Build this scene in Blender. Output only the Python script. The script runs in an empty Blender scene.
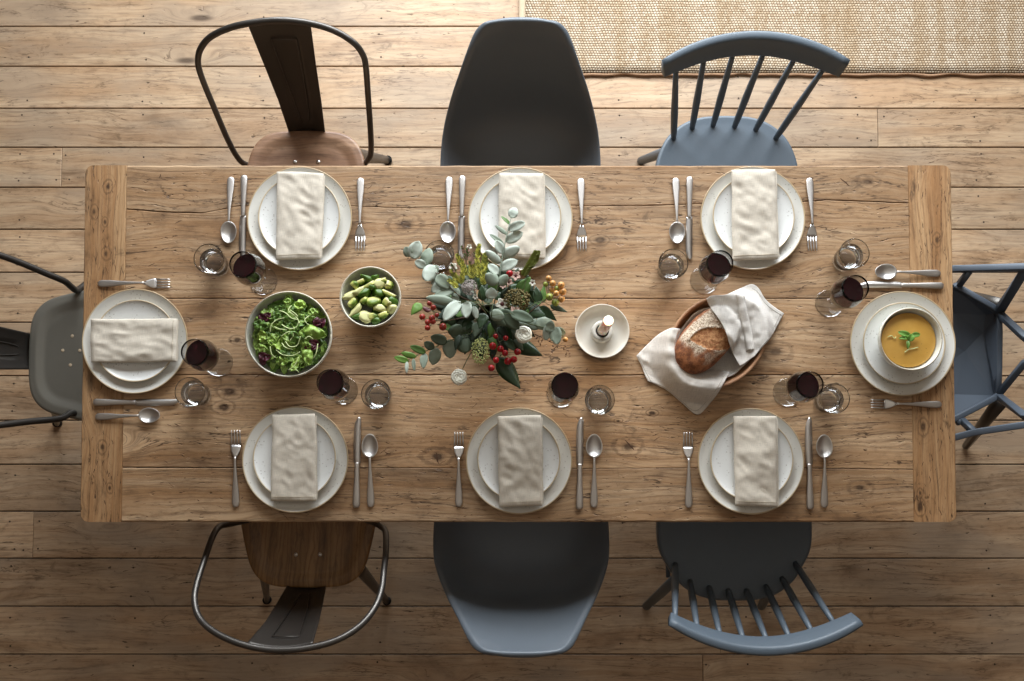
import bpy, bmesh, math, random
from mathutils import Vector, Matrix, noise
R = random.Random(7)
PI = math.pi
sc = bpy.context.scene
C = sc.collection
# ---------------------------------------------------------------- camera
F = 912.0; TILT = math.radians(3.0); CAMZ = 3.15
PYC = 480 - F*math.tan(TILT)
cam = bpy.data.cameras.new('camera'); camo = bpy.data.objects.new('camera', cam); C.objects.link(camo)
camo.location = (0, 0, CAMZ); camo.rotation_euler = (TILT, 0, 0)
cam.sensor_width = 36; cam.lens = F/1024*36
cam.shift_y = (PYC-340.5)/1024
sc.camera = camo
ct, st = math.cos(TILT), math.sin(TILT)
def P(px, py, z=0.75):
    dx, dy, dz = (px-512)/F, -(py-PYC)/F, -1.0
    wy, wz = dy*ct - dz*st, dy*st + dz*ct
    t = (z-CAMZ)/wz
    return Vector((dx*t, wy*t, z))
TZ = 0.75
# ---------------------------------------------------------------- materials
def nt(name):
    m = bpy.data.materials.new(name); m.use_nodes = True
    return m, m.node_tree.nodes, m.node_tree.links, m.node_tree.nodes['Principled BSDF']
def s2l(c):
    return tuple(((x/255)/12.92 if x/255 <= .04045 else ((x/255+.055)/1.055)**2.4) for x in c) + (1,)
def setp(b, **k):
    for n, v in k.items(): b.inputs[n.replace('_', ' ')].default_value = v
def simple(name, col, rough=.5, metal=0, var=0.06, scale=30, bump=0, bscale=200, **k):
    m, N, L, b = nt(name)
    b.inputs['Roughness'].default_value = rough; b.inputs['Metallic'].default_value = metal
    for n, v in k.items(): b.inputs[n.replace('_', ' ')].default_value = v
    tc = N.new('ShaderNodeTexCoord'); no = N.new('ShaderNodeTexNoise'); no.inputs['Scale'].default_value = scale
    no.inputs['Detail'].default_value = 4
    L.new(tc.outputs['Object'], no.inputs['Vector'])
    mx = N.new('ShaderNodeMix'); mx.data_type = 'RGBA'
    c = s2l(col)
    mx.inputs[6].default_value = tuple(x*(1-var) for x in c[:3])+(1,)
    mx.inputs[7].default_value = tuple(min(1, x*(1+var)) for x in c[:3])+(1,)
    L.new(no.outputs['Fac'], mx.inputs[0]); L.new(mx.outputs[2], b.inputs['Base Color'])
    if bump:
        n2 = N.new('ShaderNodeTexNoise'); n2.inputs['Scale'].default_value = bscale; n2.inputs['Detail'].default_value = 3
        L.new(tc.outputs['Object'], n2.inputs['Vector'])
        bp = N.new('ShaderNodeBump'); bp.inputs['Strength'].default_value = bump; bp.inputs['Distance'].default_value = .002
        L.new(n2.outputs['Fac'], bp.inputs['Height']); L.new(bp.outputs[0], b.inputs['Normal'])
    return m
class G:
    """small node-graph helper"""
    def __init__(s, N, L): s.N, s.L = N, L
    def inp(s, sock, v):
        if isinstance(v, (int, float)): sock.default_value = v
        elif isinstance(v, tuple): sock.default_value = v
        else: s.L.new(v, sock)
    def math(s, op, a, b=0.0, c=None, clamp=False):
        n = s.N.new('ShaderNodeMath'); n.operation = op; n.use_clamp = clamp
        s.inp(n.inputs[0], a); s.inp(n.inputs[1], b)
        if c is not None: s.inp(n.inputs[2], c)
        return n.outputs[0]
    def comb(s, x, y, z=0.0):
        n = s.N.new('ShaderNodeCombineXYZ'); s.inp(n.inputs[0], x); s.inp(n.inputs[1], y); s.inp(n.inputs[2], z); return n.outputs[0]
    def noise(s, v, scale=1, detail=4, rough=.5, dist=0):
        n = s.N.new('ShaderNodeTexNoise'); s.inp(n.inputs['Vector'], v); n.inputs['Scale'].default_value = scale
        n.inputs['Detail'].default_value = detail; n.inputs['Roughness'].default_value = rough; n.inputs['Distortion'].default_value = dist
        return n.outputs['Fac']
    def voro(s, v, scale=1):
        n = s.N.new('ShaderNodeTexVoronoi'); s.inp(n.inputs['Vector'], v); n.inputs['Scale'].default_value = scale
        return n.outputs['Distance']
    def rng(s, v, a, b, c=0.0, d=1.0, smooth=True):
        n = s.N.new('ShaderNodeMapRange'); n.interpolation_type = 'SMOOTHSTEP' if smooth else 'LINEAR'
        s.inp(n.inputs[0], v); n.inputs[1].default_value = a; n.inputs[2].default_value = b; n.inputs[3].default_value = c; n.inputs[4].default_value = d
        return n.outputs[0]
    def mix(s, f, a, b, mode='MIX'):
        n = s.N.new('ShaderNodeMix'); n.data_type = 'RGBA'; n.blend_type = mode
        s.inp(n.inputs[0], f); s.inp(n.inputs[6], a); s.inp(n.inputs[7], b); return n.outputs[2]
def wood(name, light, mid, dark, axis='X', fine=90, pits=.5, stain=.5, rough=.6, knots=1.0, bump=.3, ring=.5, tint=.25, spec=.4, grey=None, fiss=.9, kat=()):
    m, N, L, b = nt(name); g = G(N, L)
    tc = N.new('ShaderNodeTexCoord'); sp = N.new('ShaderNodeSeparateXYZ'); L.new(tc.outputs['Object'], sp.inputs[0])
    at = N.new('ShaderNodeAttribute'); at.attribute_name = 'bid'
    bid = at.outputs['Fac']
    X, Y = (sp.outputs[0], sp.outputs[1]) if axis == 'X' else (sp.outputs[1], sp.outputs[0])
    x = g.math('ADD', X, g.math('MULTIPLY', bid, 17.3)); y = g.math('ADD', Y, g.math('MULTIPLY', bid, 5.7)); z = sp.outputs[2]
    kd = g.voro(g.comb(g.math('MULTIPLY', x, 1.7), g.math('MULTIPLY', y, 6.0), bid), 1.0)
    kn = g.rng(kd, 0.0, .32, 1, 0)
    core = g.rng(kd, 0.03, .10, 1, 0)
    w1 = g.noise(g.comb(g.math('MULTIPLY', x, 1.6), g.math('MULTIPLY', y, 5)), 1, 3)
    yy = g.math('ADD', y, g.math('MULTIPLY', g.math('SUBTRACT', w1, .5), .10))
    yy = g.math('ADD', yy, g.math('MULTIPLY', kn, .05*knots))
    g1 = g.noise(g.comb(g.math('MULTIPLY', x, 5), g.math('MULTIPLY', yy, fine)), 1, 8, .72)
    mot = g.noise(g.comb(g.math('MULTIPLY', x, 16), g.math('MULTIPLY', y, 30), 7.0), 1, 6, .7)
    g2 = g.noise(g.comb(g.math('MULTIPLY', x, 1.3), g.math('MULTIPLY', yy, 20)), 1, 4, .6)
    stn = g.noise(g.comb(g.math('MULTIPLY', x, 1.8), g.math('MULTIPLY', y, 3.2), bid), 1.6, 5, .6, .6)
    pit = g.noise(g.comb(g.math('MULTIPLY', x, 26), g.math('MULTIPLY', yy, 90)), 1, 3, .6)
    # rings
    wv = N.new('ShaderNodeTexWave'); wv.wave_type = 'BANDS'; wv.bands_direction = 'Y'
    L.new(g.comb(g.math('MULTIPLY', x, .35), yy, 0.0), wv.inputs['Vector']); wv.inputs['Scale'].default_value = 22
    wv.inputs['Distortion'].default_value = 7; wv.inputs['Detail'].default_value = 3; wv.inputs['Detail Scale'].default_value = 1.2
    rg = wv.outputs['Fac']
    c = g.mix(g.rng(g2, .32, .68), light, mid)
    c = g.mix(g.math('MULTIPLY', g.rng(rg, .5, 1.0), ring*.5), c, mid)
    c = g.mix(g.math('MULTIPLY', g.rng(rg, .78, 1.0), ring*.10), c, dark)
    c = g.mix(g.math('MULTIPLY', g.rng(g1, .46, .74), .8), c, dark)
    c = g.mix(g.math('MULTIPLY', g.rng(mot, .5, .75), .45), c, dark)
    c = g.mix(g.math('MULTIPLY', g.rng(mot, .5, .25), .35), c, light)
    c = g.mix(g.math('MULTIPLY', g.rng(stn, .52, .76), stain), c, dark)
    if grey: c = g.mix(g.math('MULTIPLY', g.rng(g.noise(g.comb(x, g.math('MULTIPLY', y, 2.2)), 2.2, 4), .45, .65), .55), c, grey)
    c = g.mix(g.math('MULTIPLY', g.rng(pit, .66, .74), pits), c, tuple(v*.35 for v in dark[:3])+(1,))
    c = g.mix(g.math('MULTIPLY', core, .8*min(1, knots)), c, tuple(v*.4 for v in dark[:3])+(1,))
    for (kx, ky, kr, ks) in kat:
        dx = g.math('DIVIDE', g.math('SUBTRACT', X, kx), kr*1.7); dy = g.math('DIVIDE', g.math('SUBTRACT', Y, ky), kr)
        dd = g.math('ADD', g.math('SQRT', g.math('ADD', g.math('MULTIPLY', dx, dx), g.math('MULTIPLY', dy, dy))), g.math('MULTIPLY', g.math('SUBTRACT', mot, .5), 1.6))
        rr = g.math('MULTIPLY', g.rng(g.math('SINE', g.math('MULTIPLY', dd, 7.0)), .0, .9), g.rng(dd, .5, 2.6, .6, 0))
        c = g.mix(g.math('MULTIPLY', rr, ks), c, dark)
        c = g.mix(g.math('MULTIPLY', g.rng(dd, .25, .8, .85, 0), ks), c, tuple(v*.6 for v in dark[:3])+(1,))
    tn = g.rng(g.math('FRACT', g.math('MULTIPLY', bid, 7.77)), 0, 1, 1-tint, 1+tint*.35, False)
    c = g.mix(1.0, c, g.comb(tn, tn, tn), 'MULTIPLY')
    fi = g.noise(g.comb(g.math('MULTIPLY', x, 3.2), g.math('MULTIPLY', yy, 30), 11.0), 1, 5, .6, .4)
    fm = g.noise(g.comb(g.math('MULTIPLY', x, 5), g.math('MULTIPLY', y, 11), 5.0), 1, 3)
    fl_ = g.math('MULTIPLY', g.rng(g.math('ABSOLUTE', g.math('SUBTRACT', fi, .5)), .0, .016, 1, 0), g.rng(fm, .47, .60))
    if pits > .3: c = g.mix(g.math('MULTIPLY', fl_, fiss), c, tuple(v*.55 for v in dark[:3])+(1,))
    sm = g.noise(g.comb(g.math('MULTIPLY', x, 7), g.math('MULTIPLY', y, 12), 2.0), 1, 6, .72, 1.2)
    if pits > .3: c = g.mix(g.math('MULTIPLY', g.rng(sm, .58, .72), .55), c, tuple(v*(1.0 if k else .9) for k, v in enumerate(dark[:3]))+(1,))
    blk = g.noise(g.comb(g.math('MULTIPLY', x, 9), g.math('MULTIPLY', yy, 34), 3.0), 1, 4, .7)
    c = g.mix(g.math('MULTIPLY', g.rng(blk, .60, .74), pits*.75), c, tuple(v*.6 for v in dark[:3])+(1,))
    L.new(c, b.inputs['Base Color'])
    b.inputs['Roughness'].default_value = rough; b.inputs['Specular IOR Level'].default_value = spec
    h = g.math('SUBTRACT', g.math('MULTIPLY', g1, -.5), g.rng(pit, .62, .74))
    bp = N.new('ShaderNodeBump'); bp.inputs['Strength'].default_value = bump; bp.inputs['Distance'].default_value = .002
    L.new(h, bp.inputs['Height']); L.new(bp.outputs[0], b.inputs['Normal'])
    return m
Mt = {}
_c = P(518, 344)
KN = [(P(a, b).x-(P(85, 165.4).x+P(951, 165.4).x)/2, P(a, b).y-(P(85, 165.4).y+P(80, 522).y)/2, r/380, k) for a, b, r, k in
      [(330, 217, 8, .9), (230, 391, 7, .8), (224, 407, 6, .8), (652, 413, 3, 1), (618, 421, 2.5, 1), (437, 456, 8, .9), (628, 446, 8, .8), (405, 224, 9, .7), (237, 340, 4, .9), (868, 182, 6, .6), (775, 352, 9, .6), (160, 300, 6, .6), (600, 240, 5, .7), (345, 452, 6, .6), (860, 488, 7, .6), (560, 190, 4, .7)]]
KE = [(P(a, b).x-(P(85, 165.4).x+P(951, 165.4).x)/2, P(a, b).y-(P(85, 165.4).y+P(80, 522).y)/2, r/380, k) for a, b, r, k in
      [(108, 187, 4, 1), (94, 212, 4, .8), (105, 222, 3, .8), (106, 254, 4, .8), (103, 447, 4, .9), (110, 488, 3, .9), (923, 427, 5, .8), (920, 506, 5, .9), (920, 493, 3, .9), (937, 240, 4, .8), (930, 320, 5, .7), (98, 330, 4, .7)]]
Mt['table'] = wood('reclaimed_oak', s2l((200, 168, 132)), s2l((168, 128, 88)), s2l((78, 54, 37)), fine=150, pits=.9, stain=.7, knots=1.1, ring=.8, tint=.2, rough=.55, bump=.9, kat=KN)
Mt['table_end'] = wood('reclaimed_oak_end', s2l((192, 154, 112)), s2l((160, 116, 74)), s2l((80, 54, 34)), axis='Y', fine=170, pits=.9, stain=.6, knots=1.0, ring=.7, tint=.1, rough=.55, bump=.6, kat=[(a, b, c, k) for b, a, c, k in KE])
Mt['floor'] = wood('pale_pine_floor', s2l((200, 172, 140)), s2l((178, 144, 110)), s2l((98, 72, 50)), fine=100, pits=.8, stain=.6, knots=1.0, ring=.55, tint=.22, rough=.48, bump=.5, grey=s2l((160, 142, 122)), fiss=.6)
Mt['seatwood'] = wood('walnut_seat', s2l((160, 124, 82)), s2l((118, 86, 50)), s2l((50, 34, 18)), axis='Y', fine=60, pits=.1, stain=.35, knots=.0, ring=1.0, tint=.0, rough=.4, bump=.1)
Mt['seatwood_cross'] = wood('walnut_seat_cross', s2l((158, 126, 100)), s2l((124, 92, 70)), s2l((60, 42, 30)), axis='X', fine=60, pits=.1, stain=.3, knots=.0, ring=.8, tint=.0, rough=.4, bump=.1)
Mt['dowel'] = wood('beech_dowel', s2l((140, 105, 75)), s2l((110, 80, 55)), s2l((60, 40, 26)), pits=.0, knots=0, tint=0, rough=.5)
Mt['basket'] = wood('turned_cherry', s2l((190, 146, 110)), s2l((160, 116, 82)), s2l((104, 68, 44)), pits=.1, knots=0, fine=70, tint=0, rough=.5)
Mt['black'] = simple('dark_crevice', (34, 24, 17), .9)
Mt['crack'] = simple('dark_wood_crack', (84, 58, 40), .9, var=.4, scale=90)
Mt['nail'] = simple('iron_nail_mark', (66, 50, 38), .8)
Mt['gunmetal'] = simple('brushed_gunmetal', (88, 84, 80), .36, .75, bump=.05)
Mt['metalsheet'] = simple('dark_lacquered_sheet', (70, 66, 62), .38, .6, bump=.05)
Mt['olive_metal'] = simple('olive_grey_lacquer', (122, 119, 110), .38, .35, bump=.05)
Mt['shell'] = simple('slate_polypropylene', (97, 105, 113), .38, 0, var=.03, bump=.08, bscale=600)
Mt['paint'] = simple('blue_grey_paint', (87, 98, 108), .45, 0, var=.05, bump=.08, bscale=150)
Mt['facet'] = simple('blue_grey_powder_coat', (88, 97, 108), .45, .1, var=.03)
Mt['iron'] = simple('black_wire', (30, 30, 30), .5, .5)
Mt['steel'] = simple('satin_steel', (214, 210, 206), .36, 1.0, var=.03, bump=.03, bscale=900)
Mt['steel_dark'] = simple('brushed_steel_handle', (206, 200, 194), .42, 1.0, var=.05, bump=.05, bscale=900)
Mt['wax'] = simple('white_wax', (240, 232, 218), .5, Subsurface_Weight=.3)
Mt['holder'] = simple('cream_glazed_clay', (214, 208, 196), .35, var=.03, scale=12)
Mt['liner'] = simple('dark_socket', (40, 34, 28), .7)
def speckle(name, base, rim, r0):
    m, N, L, b = nt(name); g = G(N, L)
    tc = N.new('ShaderNodeTexCoord'); sp = N.new('ShaderNodeSeparateXYZ'); L.new(tc.outputs['Object'], sp.inputs[0])
    v = N.new('ShaderNodeTexVoronoi'); v.inputs['Scale'].default_value = 120; L.new(tc.outputs['Object'], v.inputs['Vector'])
    spk = g.rng(v.outputs['Distance'], .14, .26, 1, 0)
    n = g.noise(tc.outputs['Object'], 38, 2); spk = g.math('MULTIPLY', spk, g.rng(n, .47, .55))
    cl = g.noise(tc.outputs['Object'], 14, 4)
    c = g.mix(cl, s2l(base), s2l(tuple(min(255, x+9) for x in base)))
    c = g.mix(g.math('MULTIPLY', spk, .42), c, s2l((112, 92, 72)))
    rr = g.math('SQRT', g.math('ADD', g.math('POWER', sp.outputs[0], 2), g.math('POWER', sp.outputs[1], 2)))
    rm = g.rng(g.math('ADD', rr, g.math('MULTIPLY', g.math('SUBTRACT', cl, .5), .003)), r0-.0036, r0-.0016)
    c = g.mix(g.math('MULTIPLY', rm, .9), c, s2l(rim))
    L.new(c, b.inputs['Base Color']); b.inputs['Roughness'].default_value = .3; b.inputs['Coat Weight'].default_value = .3
    return m
def fabric(name, col, sc_=900, bump=.25, var=.1, sheen=.1):
    m, N, L, b = nt(name); g = G(N, L)
    tc = N.new('ShaderNodeTexCoord'); sp = N.new('ShaderNodeSeparateXYZ'); L.new(tc.outputs['Object'], sp.inputs[0])
    a = g.noise(g.comb(g.math('MULTIPLY', sp.outputs[0], sc_), g.math('MULTIPLY', sp.outputs[1], 60), 0), 1, 2)
    c2 = g.noise(g.comb(g.math('MULTIPLY', sp.outputs[0], 60), g.math('MULTIPLY', sp.outputs[1], sc_), 0), 1, 2)
    t = g.math('MULTIPLY', g.math('ADD', a, c2), .5)
    c = g.mix(g.rng(t, .3, .7), s2l(tuple(x*(1-var) for x in col)), s2l(tuple(min(255, x*(1+var*.4)) for x in col)))
    L.new(c, b.inputs['Base Color']); b.inputs['Roughness'].default_value = .9; b.inputs['Specular IOR Level'].default_value = .1
    b.inputs['Sheen Weight'].default_value = sheen
    bp = N.new('ShaderNodeBump'); bp.inputs['Strength'].default_value = bump; bp.inputs['Distance'].default_value = .001
    L.new(t, bp.inputs['Height']); L.new(bp.outputs[0], b.inputs['Normal'])
    return m
Mt['napkin'] = fabric('oatmeal_linen', (212, 202, 186))
Mt['stitch'] = simple('hem_stitching', (176, 162, 140), .9)
Mt['cloth'] = fabric('pale_grey_linen', (222, 216, 208))
Mt['clothstitch'] = simple('grey_hem_stitching', (170, 164, 156), .9)
Mt['plate'] = speckle('speckled_stoneware', (214, 211, 202), (182, 156, 116), .138)
Mt['splate'] = speckle('speckled_stoneware_small', (224, 224, 220), (190, 168, 132), .1075)
Mt['bowl'] = speckle('cream_stoneware_bowl', (218, 216, 202), (196, 182, 150), 9)
def glassm(name, col=(1, 1, 1, 1), ior=1.34):
    m, N, L, b = nt(name); setp(b, Base_Color=col, Roughness=0.0, IOR=ior, Transmission_Weight=1.0)
    g = G(N, L); tc = N.new('ShaderNodeTexCoord'); n = g.noise(tc.outputs['Object'], 25, 1)
    bp = N.new('ShaderNodeBump'); bp.inputs['Strength'].default_value = .03; bp.inputs['Distance'].default_value = .002
    L.new(n, bp.inputs['Height']); L.new(bp.outputs[0], b.inputs['Normal'])
    return m
Mt['glass'] = glassm('clear_glass', (.97, .98, .98, 1))
Mt['water'] = glassm('still_water', (1, 1, 1, 1), 1.33)
Mt['wine'] = simple('red_wine', (36, 8, 11), .03, 0, IOR=1.34)
def souping():
    m, N, L, b = nt('pumpkin_soup'); g = G(N, L); tc = N.new('ShaderNodeTexCoord')
    n = g.noise(tc.outputs['Object'], 40, 4); v = g.rng(g.voro(tc.outputs['Object'], 95), .08, .16, 1, 0)
    c = g.mix(n, s2l((196, 146, 62)), s2l((212, 166, 84)))
    c = g.mix(g.math('MULTIPLY', g.math('MULTIPLY', v, g.rng(g.noise(tc.outputs['Object'], 33, 1), .5, .6)), .8), c, s2l((120, 84, 34)))
    L.new(c, b.inputs['Base Color']); b.inputs['Roughness'].default_value = .3
    bp = N.new('ShaderNodeBump'); bp.inputs['Strength'].default_value = .15; bp.inputs['Distance'].default_value = .002; L.new(n, bp.inputs['Height']); L.new(bp.outputs[0], b.inputs['Normal'])
    return m
Mt['soup'] = souping()
def leafm(name, col, rough=.5, var=.2, sub=.0, scale=60):
    return simple(name, col, rough, 0, var=var, scale=scale)
Mt['euca'] = leafm('eucalyptus_blue_green', (186, 196, 182), .6, .12)
Mt['euca_mid'] = leafm('eucalyptus_grey_green', (138, 150, 132), .6, .15)
Mt['euca_dark'] = leafm('eucalyptus_deep_green', (84, 98, 78), .6, .15)
Mt['leaf_dark'] = leafm('dark_green_leaf', (38, 62, 30), .4, .2)
Mt['leaf_mid'] = leafm('mid_green_leaf', (84, 118, 52), .5, .2)
Mt['leaf_bright'] = leafm('bright_green_leaf', (104, 142, 58), .5, .2)
Mt['leaf_under'] = leafm('dark_under_foliage', (32, 48, 30), .6, .3)  # very dark green leaf colour, mostly for the lower foliage
Mt['yellowgreen'] = leafm('yellow_green_tip', (242, 236, 112), .6, .2)
Mt['yellowgreen2'] = leafm('olive_green_tip', (142, 150, 66), .6, .2)
Mt['maroon'] = leafm('maroon_leaf', (92, 36, 38), .5, .3)
Mt['stem'] = leafm('green_stem', (92, 104, 66), .6, .2)
Mt['stem_brown'] = leafm('brown_stem', (96, 74, 56), .6, .2)
Mt['redberry'] = simple('red_berry_skin', (168, 26, 34), .25, var=.2)
Mt['rustberry'] = simple('rust_red_berry_skin', (164, 56, 44), .3, var=.2)
Mt['orangeberry'] = simple('orange_green_berry_skin', (206, 150, 84), .35, var=.35, scale=90)
Mt['greenberry'] = simple('green_berry_skin', (150, 160, 70), .35, var=.2)
Mt['petal'] = simple('ivory_petal', (255, 252, 238), .6, var=.03)
Mt['petal_pink'] = simple('blush_petal', (226, 190, 176), .6, var=.15)
Mt['greyball'] = simple('silver_grey_bud', (172, 162, 156), .9, var=.2, scale=300)
Mt['lace'] = simple('lime_white_floret', (200, 206, 140), .8, var=.2, scale=300)
Mt['sedum'] = simple('brown_green_buds', (112, 100, 58), .8, var=.5, scale=300)
Mt['seed'] = simple('brown_seed_husk', (132, 100, 76), .8, var=.3, scale=200)
Mt['vase'] = simple('smoky_clay_vase', (70, 66, 60), .4)
Mt['lettuce'] = leafm('lettuce_leaf', (146, 176, 84), .4, .25, scale=40)
Mt['lettuce2'] = leafm('baby_spinach_leaf', (92, 124, 52), .4, .25, scale=40)
Mt['lettuce3'] = leafm('pale_lettuce_leaf', (160, 188, 88), .4, .2, scale=40)
Mt['sprout'] = leafm('pale_sprout', (206, 218, 156), .5, .1)
Mt['radicchio'] = leafm('radicchio_leaf', (82, 26, 42), .4, .3, scale=60)
Mt['basil'] = leafm('basil_leaf', (104, 150, 60), .45, .2)
def avocado():
    m, N, L, b = nt('avocado_flesh'); g = G(N, L); tc = N.new('ShaderNodeTexCoord'); sp = N.new('ShaderNodeSeparateXYZ'); L.new(tc.outputs['Generated'], sp.inputs[0])
    n = g.noise(tc.outputs['Generated'], 4, 3)
    t = g.math('ADD', sp.outputs[1], g.math('MULTIPLY', g.math('SUBTRACT', n, .5), .5))
    c = g.mix(g.rng(t, .25, .65), s2l((98, 122, 36)), s2l((204, 206, 116)))
    c = g.mix(g.rng(t, .7, .95), c, s2l((224, 216, 166)))
    L.new(c, b.inputs['Base Color']); b.inputs['Roughness'].default_value = .4
    return m
Mt['avocado'] = avocado()
Mt['avocado2'] = simple('pale_cut_vegetable', (214, 212, 150), .45, var=.15, scale=40)
Mt['greenveg'] = simple('dark_green_vegetable', (72, 106, 28), .4, var=.4, scale=50)
def flame():
    m, N, L, b = nt('candle_flame'); setp(b, Base_Color=(1, .8, .5, 1), Emission_Color=(1, .82, .5, 1), Emission_Strength=9.0, Roughness=1.0)
    return m
Mt['flame'] = flame()
def breadm():
    m, N, L, b = nt('crusty_loaf'); g = G(N, L); tc = N.new('ShaderNodeTexCoord')
    at = N.new('ShaderNodeAttribute'); at.attribute_name = 'score'
    fl = N.new('ShaderNodeAttribute'); fl.attribute_name = 'flour'
    n = g.noise(tc.outputs['Object'], 70, 5, .7); n2 = g.noise(tc.outputs['Object'], 260, 3, .7); n3 = g.noise(tc.outputs['Object'], 28, 4)
    crust = g.mix(g.rng(n, .35, .65), s2l((108, 62, 38)), s2l((168, 108, 68)))
    flour = g.mix(g.rng(n2, .42, .62), s2l((224, 208, 186)), s2l((146, 118, 92)))
    c = g.mix(g.rng(g.math('ADD', fl.outputs['Fac'], g.math('MULTIPLY', g.math('SUBTRACT', n3, .5), 1.1)), .2, .62), crust, flour)
    op = g.mix(g.rng(n, .38, .62), s2l((150, 94, 54)), s2l((206, 154, 106)))
    c = g.mix(g.rng(at.outputs['Fac'], .35, .6), c, op)
    L.new(c, b.inputs['Base Color']); b.inputs['Roughness'].default_value = .8
    bp = N.new('ShaderNodeBump'); bp.inputs['Strength'].default_value = .6; bp.inputs['Distance'].default_value = .002
    L.new(g.math('ADD', n, n2), bp.inputs['Height']); L.new(bp.outputs[0], b.inputs['Normal'])
    return m
Mt['bread'] = breadm()
def jute():
    m, N, L, b = nt('woven_jute'); g = G(N, L); tc = N.new('ShaderNodeTexCoord'); sp = N.new('ShaderNodeSeparateXYZ'); L.new(tc.outputs['Object'], sp.inputs[0])
    x, y = sp.outputs[0], sp.outputs[1]
    wob = g.noise(g.comb(g.math('MULTIPLY', x, 3), g.math('MULTIPLY', y, 3)), 3, 3)
    xx = g.math('ADD', x, g.math('MULTIPLY', wob, .012)); yy = g.math('ADD', y, g.math('MULTIPLY', wob, .01))
    # twill knots: each row is offset by half a knot
    row = g.math('FLOOR', g.math('MULTIPLY', yy, 112))
    fy = g.math('SUBTRACT', g.math('MULTIPLY', yy, 112), row)
    cx = g.math('ADD', g.math('MULTIPLY', xx, 100), g.math('MULTIPLY', row, .36))
    fx = g.math('FRACT', cx); col = g.math('FLOOR', cx)
    a = g.math('SINE', g.math('MULTIPLY', fx, PI)); c_ = g.math('SINE', g.math('MULTIPLY', fy, PI))
    h = g.math('MULTIPLY', g.math('POWER', a, .6), g.math('POWER', c_, .6))
    wn = N.new('ShaderNodeTexWhiteNoise'); wn.noise_dimensions = '2D'; L.new(g.comb(row, col), wn.inputs['Vector'])
    stripe = g.noise(g.comb(g.math('MULTIPLY', x, 16), g.math('MULTIPLY', y, .7)), 1, 3)
    st2 = g.noise(g.comb(g.math('MULTIPLY', x, 3), g.math('MULTIPLY', y, 22)), 1, 3)
    c = g.mix(g.rng(stripe, .35, .65), s2l((222, 208, 186)), s2l((200, 180, 152)))
    c = g.mix(g.math('MULTIPLY', g.rng(st2, .45, .7), .35), c, s2l((186, 160, 126)))
    c = g.mix(g.math('MULTIPLY', g.math('POWER', wn.outputs['Value'], 2.0), .6), c, s2l((158, 130, 98)))
    c = g.mix(g.rng(h, .2, .75, .95, 0), c, s2l((136, 108, 80)))
    L.new(c, b.inputs['Base Color']); b.inputs['Roughness'].default_value = .95; b.inputs['Specular IOR Level'].default_value = .1
    bp = N.new('ShaderNodeBump'); bp.inputs['Strength'].default_value = .8; bp.inputs['Distance'].default_value = .004
    L.new(h, bp.inputs['Height']); L.new(bp.outputs[0], b.inputs['Normal'])
    return m
Mt['jute'] = jute()
Mt['jute_bind'] = simple('jute_selvedge', (198, 178, 150), .95, var=.1, scale=120, bump=.4)  # rug edge; its pale tone also stands for lit floor on the seat discs
Mt['jute_cord'] = simple('brown_jute_cord', (172, 136, 106), .95, var=.3, scale=200, bump=.5)
# ---------------------------------------------------------------- mesh helpers
def mk(name, vf, mat, parent=None, org=None, smooth=True, bid=None, mats=None, mid=None, solid=0, sub=0, bevel=0, attrs=None):
    V, Fc = vf
    me = bpy.data.meshes.new(name)
    o3 = Vector(org) if org is not None else Vector((0, 0, 0))
    me.from_pydata([tuple(Vector(v)-o3) for v in V], [], Fc)
    me.materials.append(Mt[mat])
    if mats:
        for k in mats: me.materials.append(Mt[k])
    if mid:
        for p, i in zip(me.polygons, mid): p.material_index = i
    if bid is not None:
        a = me.attributes.new('bid', 'FLOAT', 'FACE')
        for i, v in enumerate(bid if isinstance(bid, list) else [bid]*len(me.polygons)): a.data[i].value = v
    if attrs:
        for k, vals in attrs.items():
            a = me.attributes.new(k, 'FLOAT', 'POINT')
            for i, v in enumerate(vals): a.data[i].value = v
    if smooth: me.polygons.foreach_set('use_smooth', [True]*len(me.polygons))
    bm = bmesh.new(); bm.from_mesh(me); bmesh.ops.recalc_face_normals(bm, faces=bm.faces); bm.to_mesh(me); bm.free()
    me.update()
    o = bpy.data.objects.new(name, me); C.objects.link(o)
    if parent is not None: o.parent = parent
    elif org is not None: o.location = o3
    if solid:
        md = o.modifiers.new('s', 'SOLIDIFY'); md.thickness = solid; md.offset = 0
    if bevel:
        md = o.modifiers.new('b', 'BEVEL'); md.width = bevel; md.segments = 3; md.limit_method = 'ANGLE'
    if sub:
        md = o.modifiers.new('u', 'SUBSURF'); md.levels = sub; md.render_levels = sub
    return o
def tag(o, label=None, cat=None, group=None, kind=None):
    if label: o['label'] = label
    if cat: o['category'] = cat
    if group: o['group'] = group
    if kind: o['kind'] = kind
    return o
def empty(name, loc, rz=0, label=None, cat=None, group=None):
    o = bpy.data.objects.new(name, None); C.objects.link(o); o.location = loc; o.rotation_euler = (0, 0, rz); o.empty_display_size = .05
    return tag(o, label, cat, group)
def copy_tree(o, parent=None):
    c = o.copy(); C.objects.link(c)
    if parent is not None: c.parent = parent
    for ch in list(o.children):
        copy_tree(ch, c)
    return c
def join(*vfs):
    V, Fc = [], []
    for v, f in vfs:
        b = len(V); V.extend(v); Fc.extend([tuple(i+b for i in q) for q in f])
    return V, Fc
def xf(vf, M):
    return [M @ Vector(v) for v in vf[0]], vf[1]
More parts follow.
